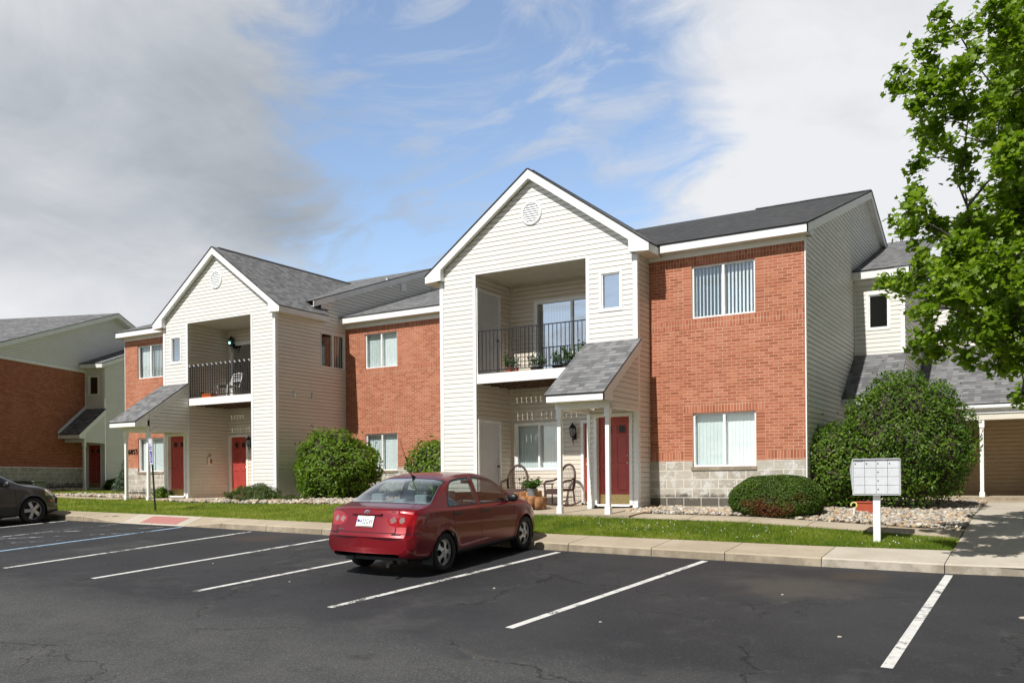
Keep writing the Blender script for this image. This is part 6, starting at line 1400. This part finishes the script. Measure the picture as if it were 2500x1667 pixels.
# parking sign
sx_, sy_ = -20.0, 14.85; sz_ = float(terr(sx_, sy_)); sg_ = thing('parking_sign', 'blue and white reserved parking sign on a leaning dark green post', 'sign', (sx_, sy_, sz_))
vd = Vector((-.8, .6, 0)); an_ = math.radians(16); td = Vector((vd.x*math.cos(an_)-vd.y*math.sin(an_), vd.x*math.sin(an_)+vd.y*math.cos(an_), 0)); nd = Vector((td.y, -td.x, 0))
if nd.dot(Vector((-sx_, -sy_, 0))) < 0: nd = -nd
lean = Vector((-.058*.85, -.058*.5, 1.0)); P0 = Vector((sx_, sy_, sz_)); TSg = lambda p: P0+td*p[0]+nd*p[1]+lean*p[2]
p = MB(TSg); p.box(-.022, .022, -.018, .018, -.1, 1.55); p.build('post', M['dkgreen'], sg_)
for nm, z0, z1 in (('sign_plate', 1.22, 1.72), ('sign_plate', 1.735, 1.90)):
    p = MB(TSg); p.box(-.152, .152, .02, .024, z0, z1); so_ = p.build(nm, M['signw'], sg_, bevel=.002)
    q = MB(TSg)
    for a in ((-.138, .138, z0+.012, z0+.02), (-.138, .138, z1-.02, z1-.012), (-.138, -.13, z0+.012, z1-.012), (.13, .138, z0+.012, z1-.012)): q.box(a[0], a[1], .0245, .026, a[2], a[3])
    q.build('border', M['blue'], so_)
    if z1 < 1.73:
        sgn = 1 if td.cross(Vector((0, 0, 1))).dot(nd) > 0 else -1
        rt_ = td*sgn
        def sign_text(body, size, z):
            o_ = TSg((0, .0262, z)); Ml = Matrix(((rt_.x, lean.x, nd.x, o_.x), (rt_.y, lean.y, nd.y, o_.y), (rt_.z, lean.z, nd.z, o_.z), (0, 0, 0, 1))); text_mesh('lettering', body, size, Ml, M['blue'], so_, .001)
        sign_text('RESERVED', .052, z0+.445); sign_text('PARKING', .052, z0+.395)
        q = MB(TSg); s_ = sgn                                   # wheelchair symbol
        q.box(-.10, .10, .0245, .0255, z0+.05, z0+.35, 0)
        q.tube([(-.02*s_, .027, z0+.30), (-.02*s_, .028, z0+.301)], .022, 10, mi=1)
        q.tube([(-.02*s_, .027, z0+.28), (-.015*s_, .027, z0+.19), (.035*s_, .027, z0+.185), (.055*s_, .027, z0+.11), (.075*s_, .027, z0+.115)], .009, 5, mi=1)
        q.tube([(-.015*s_, .027, z0+.24), (.03*s_, .027, z0+.24)], .007, 5, mi=1)
        q.tube([(-.01*s_+.058*math.cos(a)*s_-.005*s_, .027, z0+.135+.058*math.sin(a)) for a in np.linspace(1.9, 6.0, 16)], .008, 5, mi=1)
        q.build('symbol', [M['blue'], M['signw']], so_)
# wicker rocking chairs on the porch
def wicker_chair(label, x, y, rz, z):
    t = thing('wicker_chair', label, 'chair', (x, y, z), 'wicker chairs on the porch', rz); W_ = t.matrix_world.copy(); T = lambda p: W_ @ Vector(p)      # local: front towards -y
    s = MB(T); s.prism([(-.25, -.24), (.25, -.24), (.22, .22), (-.22, .22)], .36, .42); s.prism([(-.26, -.25), (.26, -.25), (.26, -.22), (-.26, -.22)], .28, .42); s.build('seat', M['wicker'], t, bevel=.012)
    b = MB(T); arc = [(.27*math.cos(a), .22+.10*max(0, math.sin(a)), .62+.40*math.sin(a)) for a in np.linspace(0, math.pi, 17)]
    b.tube([(.25, .20, .40)]+arc+[(-.25, .20, .40)], .030, 8); b.build('back_frame', M['wicker'], t, smooth=True)
    n = MB(T)
    for i in range(9):
        xx = -.2+.4*i/8; zt_ = .62+.40*math.sqrt(max(0, 1-(xx/.27)**2)); n.tube([(xx, .21, .42), (xx, .26, .7), (xx, .22+.10*(zt_-.62)/.40, zt_-.02)], .0045, 4, False)
    for i in range(11):
        zz = .45+.048*i; h = .245*math.sqrt(max(.05, 1-max(0, (zz-.62)/.40)**2)); yy = .215+.09*max(0, (zz-.62)/.40); n.tube([(-h, yy, zz), (h, yy, zz)], .0038, 4, False)
    n.build('back_weave', M['wicker'], t)
    for sg in (1, -1):
        a = MB(T); a.tube([(sg*.27, .22, .68), (sg*.30, .05, .62), (sg*.31, -.20, .60), (sg*.30, -.27, .55), (sg*.28, -.26, .34)], .026, 8); a.build('arm', M['wicker'], t, smooth=True)
        l = MB(T); l.tube([(sg*.27, -.24, .38), (sg*.27, -.25, .05)], .020, 8); l.build('leg', M['wicker'], t, smooth=True)
        l = MB(T); l.tube([(sg*.24, .20, .40), (sg*.26, .24, .05)], .020, 8); l.build('leg', M['wicker'], t, smooth=True)
        r_ = MB(T); r_.tube([(sg*.27, -.38, .075), (sg*.27, -.2, .028), (sg*.27, .0, .018), (sg*.27, .22, .03), (sg*.26, .46, .10)], .018, 8); r_.build('rocker', M['wicker'], t, smooth=True)
    c = MB(T); c.tube([(-.25, -.22, .2), (.25, .2, .2)], .012, 6); c.tube([(.25, -.22, .2), (-.25, .2, .2)], .012, 6); c.build('brace', M['wicker'], t)
    return t
wicker_chair('brown wicker rocking chair beside the white storage door, left of the little table', -11.74, 19.35, math.radians(14), slabz(0, 19.35)-.0)
wicker_chair('brown wicker rocking chair behind the porch post, right of the little table', -10.42, 19.35, math.radians(-14), slabz(0, 19.35)-.0)
tt_ = thing('side_table', 'small brown wicker table between the two rocking chairs', 'table', (-11.08, 19.5, slabz(0, 19.5)))
p = MB(); zt0 = slabz(0, 19.5); p.box(-11.40, -10.80, 19.25, 19.72, zt0+.52, zt0+.55); p.build('table_top', M['wicker'], tt_, bevel=.008)
for a, b in ((-11.36, 19.29), (-10.84, 19.29), (-11.36, 19.68), (-10.84, 19.68)): p = MB(); p.tube([(a, b, zt0), (a, b, zt0+.52)], .018, 6); p.build('leg', M['wicker'], tt_)
# potted plants
def potted(label, x, y, z, r, h, m, pr, ph, n, size, saucer=False, group=None, bare=0):
    t = thing('potted_plant', label, 'plant', (x, y, z), group)
    p = MB(); p.lathe([(0, 0), (r*.72, 0), (r*.98, h*.86), (r*1.06, h*.86), (r*1.08, h), (r*.95, h), (r*.92, h*.9), (0, h*.9)], (x, y, z), 20)
    if saucer: p.lathe([(0, .0), (r*1.15, .0), (r*1.3, .03), (r*1.2, .03), (0, .012)], (x, y, z+.001), 18)
    p.build('pot', m, t, smooth=False)
    if n:
        st = MB(); C = []
        ns = max(5, n//28)
        for i in range(ns):
            a = rng.uniform(0, 6.28); rr = pr*rng.uniform(.15, 1.0); tp = np.array([x+math.cos(a)*rr, y+math.sin(a)*rr, z+h+ph*rng.uniform(.45, 1.0)]); bs = np.array([x+math.cos(a)*r*.4, y+math.sin(a)*r*.4, z+h*.9])
            st.tube([tuple(bs), tuple(bs*.45+tp*.55+np.array([0, 0, .02])), tuple(tp)], [.005, .004, .002], 4, False)
            for q in range(n//ns): u = rng.uniform(.25, 1.05); C.append(bs+(tp-bs)*u+rng.normal(0, size*.45, 3))
        C = np.array(C); st.build('stems', M['stem'], t); scatter_leaves('leaves', C, np.tile([0, -.2, 1.], (len(C), 1)), rng.uniform(.7, 1.2, len(C))*size, 'oval', M['potp'], t, rng.uniform(.1, 1, len(C)), tilt=.6)
    if bare:
        st = MB()
        for i in range(bare):
            a = rng.uniform(0, 6.28); q = [(x, y, z+h*.9)]; dx, dy = math.cos(a)*.035, math.sin(a)*.03
            for k in range(6): dx += rng.normal(0, .014); dy += rng.normal(0, .012); q.append((q[-1][0]+dx, q[-1][1]+dy, q[-1][2]+.13))
            st.tube(q, [.004, .0035, .003, .0025, .002, .0015, .001], 4, False)
        st.build('bare_twigs', M['bark'], t)
    return t
zd = 2.62
potted('terracotta pot with a sprawling plant on the main balcony, left of the black pots', -11.42, 18.62, zd, .075, .13, M['terra'], .20, .36, 170, .075)
potted('little terracotta pot beside the sprawling plant on the main balcony', -11.22, 18.60, zd, .062, .12, M['terra'], .08, .22, 60, .06)
potted('black saucer pot of broad leaves, first of the black pots on the main balcony', -10.66, 18.60, zd, .15, .09, M['black'], .22, .30, 190, .085)
potted('black hanging bowl of pale green stems beside the glass patio door', -10.13, 18.72, zd+.04, .16, .07, M['black'], .16, .40, 140, .075)
potted('black pot of dense dark leaves, nearest the big orange-red pot', -9.80, 18.60, zd, .155, .11, M['black'], .20, .40, 210, .085)
potted('big orange-red pot of leafy green plant and bare twigs at the porch roof edge', -9.40, 18.62, zd, .145, .27, M['terra'], .22, .30, 300, .08, bare=7)
potted('grey pot of bright green plant standing on the low log planter', -10.45, 18.0, slabz(0, 18.0)+.28, .13, .18, M['greyp'], .27, .26, 330, .085)
# reddish log planters
def logs(label, x0, x1, y0, y1, z, h):
    t = thing('log_planter', label, 'planter', ((x0+x1)/2, (y0+y1)/2, z), 'reddish planters on the porch')
    n = max(3, int((x1-x0)/.16))
    for i in range(n):
        a, b = x0+(x1-x0)*i/n, x0+(x1-x0)*(i+1)/n; p = MB(); hh = h*rng.uniform(.9, 1.08)
        p.lathe([(0, 0), (.5, 0), (.53, hh*.5), (.48, hh*.93), (.40, hh), (0, hh)], (0, 0, 0), 10); o_ = p; c = ((a+b)/2, (y0+y1)/2)
        v = np.array(o_.v); v[:, 0] = v[:, 0]*(b-a)*1.02+c[0]; v[:, 1] = v[:, 1]*(y1-y0)+c[1]; v[:, 2] += z; o_.v = [tuple(q) for q in v]; o_.build('log', M['wood'], t, smooth=True, weld=True)
logs('lower reddish log planter holding the grey pot', -10.72, -10.12, 17.78, 18.2, slabz(0, 18), .28)
logs('taller reddish log planter behind the grey pot, beside the car bonnet', -11.25, -10.55, 18.35, 18.75, slabz(0, 18.5), .36)
# left balcony: folding lawn chair, orange planter box, green box
TL = T_left
fc = thing('lawn_chair', 'white-framed folding lawn chair with dark webbing on the left balcony', 'chair', tuple(TL((-2.35, .75, fl := 2.615))))
zf = 2.62
for nm, path, r_, m in (('frame', [(-2.62, .45, zf), (-2.60, .50, zf+.42), (-2.60, 1.0, zf+.40), (-2.60, 1.15, zf+.85)], .014, 'white'), ('frame', [(-2.10, .45, zf), (-2.12, .50, zf+.42), (-2.12, 1.0, zf+.40), (-2.12, 1.15, zf+.85)], .014, 'white'), ('leg', [(-2.62, 1.1, zf), (-2.60, .55, zf+.41)], .012, 'white'), ('leg', [(-2.10, 1.1, zf), (-2.12, .55, zf+.41)], .012, 'white'), ('back_rail', [(-2.60, 1.15, zf+.85), (-2.36, 1.18, zf+.90), (-2.12, 1.15, zf+.85)], .014, 'white'), ('back_rail', [(-2.60, 1.08, zf+.64), (-2.12, 1.08, zf+.64)], .012, 'white')):
    p = MB(TL); p.tube(path, r_, 6); p.build(nm, M[m], fc, smooth=True)
p = MB(TL); p.box(-2.60, -2.12, .50, 1.0, zf+.395, zf+.43); p.build('seat', M['black'], fc)
p = MB(TL)
for i in range(4): p.slab([(-2.60, 1.065+.028*i, zf+.60+.085*i), (-2.12, 1.065+.028*i, zf+.60+.085*i), (-2.12, 1.075+.028*i, zf+.635+.085*i), (-2.60, 1.075+.028*i, zf+.635+.085*i)], (0, -.006, 0))
p.build('back_strap', M['alu'], fc)
p = MB(TL); p.prism([(-2.20, .16), (-1.72, .16), (-1.70, .40), (-2.22, .40)], zf+.0, zf+.15); tag(p.build('planter_box', M['orange'], bevel=.02), 'bright orange planter box on the left balcony floor', 'planter')
p = MB(TL); p.lathe([(0, 0), (.055, 0), (.07, .22), (.06, .22), (0, .2)], (-1.58, .3, zf), 14); tag(p.build('dark_pot', M['dkgreen']), 'small dark green pot beside the orange box on the left balcony', 'pot')
# netting tied to the left balcony railing
p = MB(TL)
for i in range(9): z = 2.79+.105*i; p.box(-4.31, -1.29, .066, .070, z-.0025, z+.0025)
for i in range(28): x = -4.25+.109*i; p.box(x-.0018, x+.0018, .066, .070, 2.72, 3.70)
p.build('netting', M['black'], rail_left)
for i in range(14): x = -4.25+.223*i; p = MB(TL); p.tube([(x, .01, 3.665), (x+.05, -.005, 3.72), (x+.075, .06, 3.735)], .010, 5); p.build('cable_tie', M['white'], rail_left)
# half-height trellis inside the main railing
p = MB(T_main)
for i in range(10): z = 2.76+.10*i; p.box(-3.45, -2.45, .075, .080, z-.003, z+.003)
for i in range(11): x = -3.45+.10*i; p.box(x-.003, x+.003, .075, .080, 2.7, 3.7)
tag(p.build('trellis', M['black']), 'thin black wire trellis standing behind the main balcony railing', 'trellis')
# veranda: brown chest; red planter and yellow ornament under the shrub
p = MB(); p.box(-.55, .15, 27.6, 28.2, -.545, .22); p.box(-.58, .18, 27.57, 28.23, .22, .27); tag(p.build('wooden_chest', M['wood'], bevel=.015), 'reddish brown wooden chest on the veranda at the right edge', 'chest')
p = MB(); p.box(-3.42, -3.02, 18.95, 19.2, -.82, -.53); p.box(-3.44, -3.0, 18.93, 19.22, -.53, -.50); tag(p.build('planter_box', M['terra'], bevel=.01), 'red planter box on the pebbles under the big shrub, behind the mailbox post', 'planter')
gd = thing('garden_ornament', 'pale yellow curled garden ornament beside the red planter box', 'ornament', (-3.36, 18.45, -.75))
p = MB(); p.tube([(-3.36+.055*math.cos(a), 18.45, -.56+.055*math.sin(a)) for a in np.linspace(-1.5, 3.4, 14)], .014, 6); p.build('ring', simple('pale_yellow', (.72, .68, .25), .5), gd, smooth=True)
p = MB(); p.tube([(-3.36, 18.45, -.85), (-3.36, 18.45, -.61)], .018, 6); p.build('stake', M['white'], gd)
# loose stones on the asphalt
for i, (x, y, s, lb_) in enumerate([(-.30, 11.4, .03, 'largest pale loose stone, right of the thick line at the right'), (-6.6, 10.3, .018, 'pale loose stone in the bay right of the red car'), (-4.4, 9.1, .016, 'pale loose stone just right of the second line from the right'), (-1.9, 9.6, .02, 'pale loose stone left of the thick line at the right'), (-9.6, 9.4, .014, 'tiny pale loose stone behind the tail of the red car'), (-12.1, 10.1, .014, 'tiny pale loose stone in the empty bay two left of the red car'), (-3.0, 11.6, .014, 'tiny pale loose stone on the dusty patch near the kerb')]):
    bm = bmesh.new(); bmesh.ops.create_icosphere(bm, subdivisions=2, radius=1)
    for v in bm.verts: v.co *= 1+.25*mnoise.noise(v.co*1.7+Vector((i*3.1, 0, 0)))
    me = bpy.data.meshes.new('loose_stone'); bm.to_mesh(me); bm.free(); me.materials.append(M['conc2']); o = bpy.data.objects.new('loose_stone', me); COL.objects.link(o); o.scale = (s*1.3, s, s*.6); o.location = (x, y, float(lot(x, y))+s*.35)
    tag(o, lb_, 'stone', 'loose stones on the asphalt')

# ------------------------------------------------------------------ parts that come in separate pieces become separate parts
def split_pieces(o, gap=.03):
    me = o.data; n = len(me.vertices); par = list(range(n))
    def find(a):
        while par[a] != a: par[a] = par[par[a]]; a = par[a]
        return a
    key = {}
    co = np.empty(n*3, np.float32); me.vertices.foreach_get('co', co); co = co.reshape(-1, 3)
    for i, c in enumerate(np.round(co/.002).astype(int).tolist()):
        c = tuple(c)
        if c in key: par[find(i)] = find(key[c])
        else: key[c] = i
    for p in me.polygons:
        a = find(p.vertices[0])
        for v in p.vertices[1:]: par[find(v)] = a
    roots = np.array([find(i) for i in range(n)]); ids = np.unique(roots)
    if len(ids) < 2: return
    bb = [(co[roots == r].min(0)-gap, co[roots == r].max(0)+gap) for r in ids]; q = list(range(len(ids)))
    def f2(a):
        while q[a] != a: a = q[a]
        return a
    for i in range(len(ids)):
        for j in range(i):
            if (bb[i][0] <= bb[j][1]).all() and (bb[j][0] <= bb[i][1]).all(): q[f2(i)] = f2(j)
    grp = {r: f2(i) for i, r in enumerate(ids)}; gs = sorted(set(grp.values()))
    if len(gs) < 2: return
    base = o.name.split('.')[0]; mats = list(me.materials); uv = me.uv_layers[0].data if me.uv_layers else None
    for g_ in gs:
        mb = MB()
        for p in me.polygons:
            if grp[roots[p.vertices[0]]] != g_: continue
            mb.face([co[v] for v in p.vertices], [tuple(uv[l].uv) for l in p.loop_indices] if uv else None, p.material_index)
        k = mb.build(base, mats); k.parent = o.parent; k.matrix_parent_inverse = o.matrix_parent_inverse.copy()
        for ch in list(o.children):
            if g_ == gs[0]: ch.parent = k
    bpy.data.objects.remove(o)
SPLIT = {'rake_board', 'ridge_cap', 'soffit', 'corner_trim', 'wall_bracket', 'attic_vent', 'front_seat', 'mud_flap', 'lite', 'porch_trim', 'eave_fascia', 'siding_front', 'hatch', 'plate_strip', 'dealer_badge', 'brace'}
for o in [o for o in COL.objects if o.type == 'MESH' and o.name.split('.')[0] in SPLIT]: split_pieces(o)
for o in [o for o in COL.objects if o.type == 'MESH' and o.name.split('.')[0] == 'panel_gap']: split_pieces(o, .10)
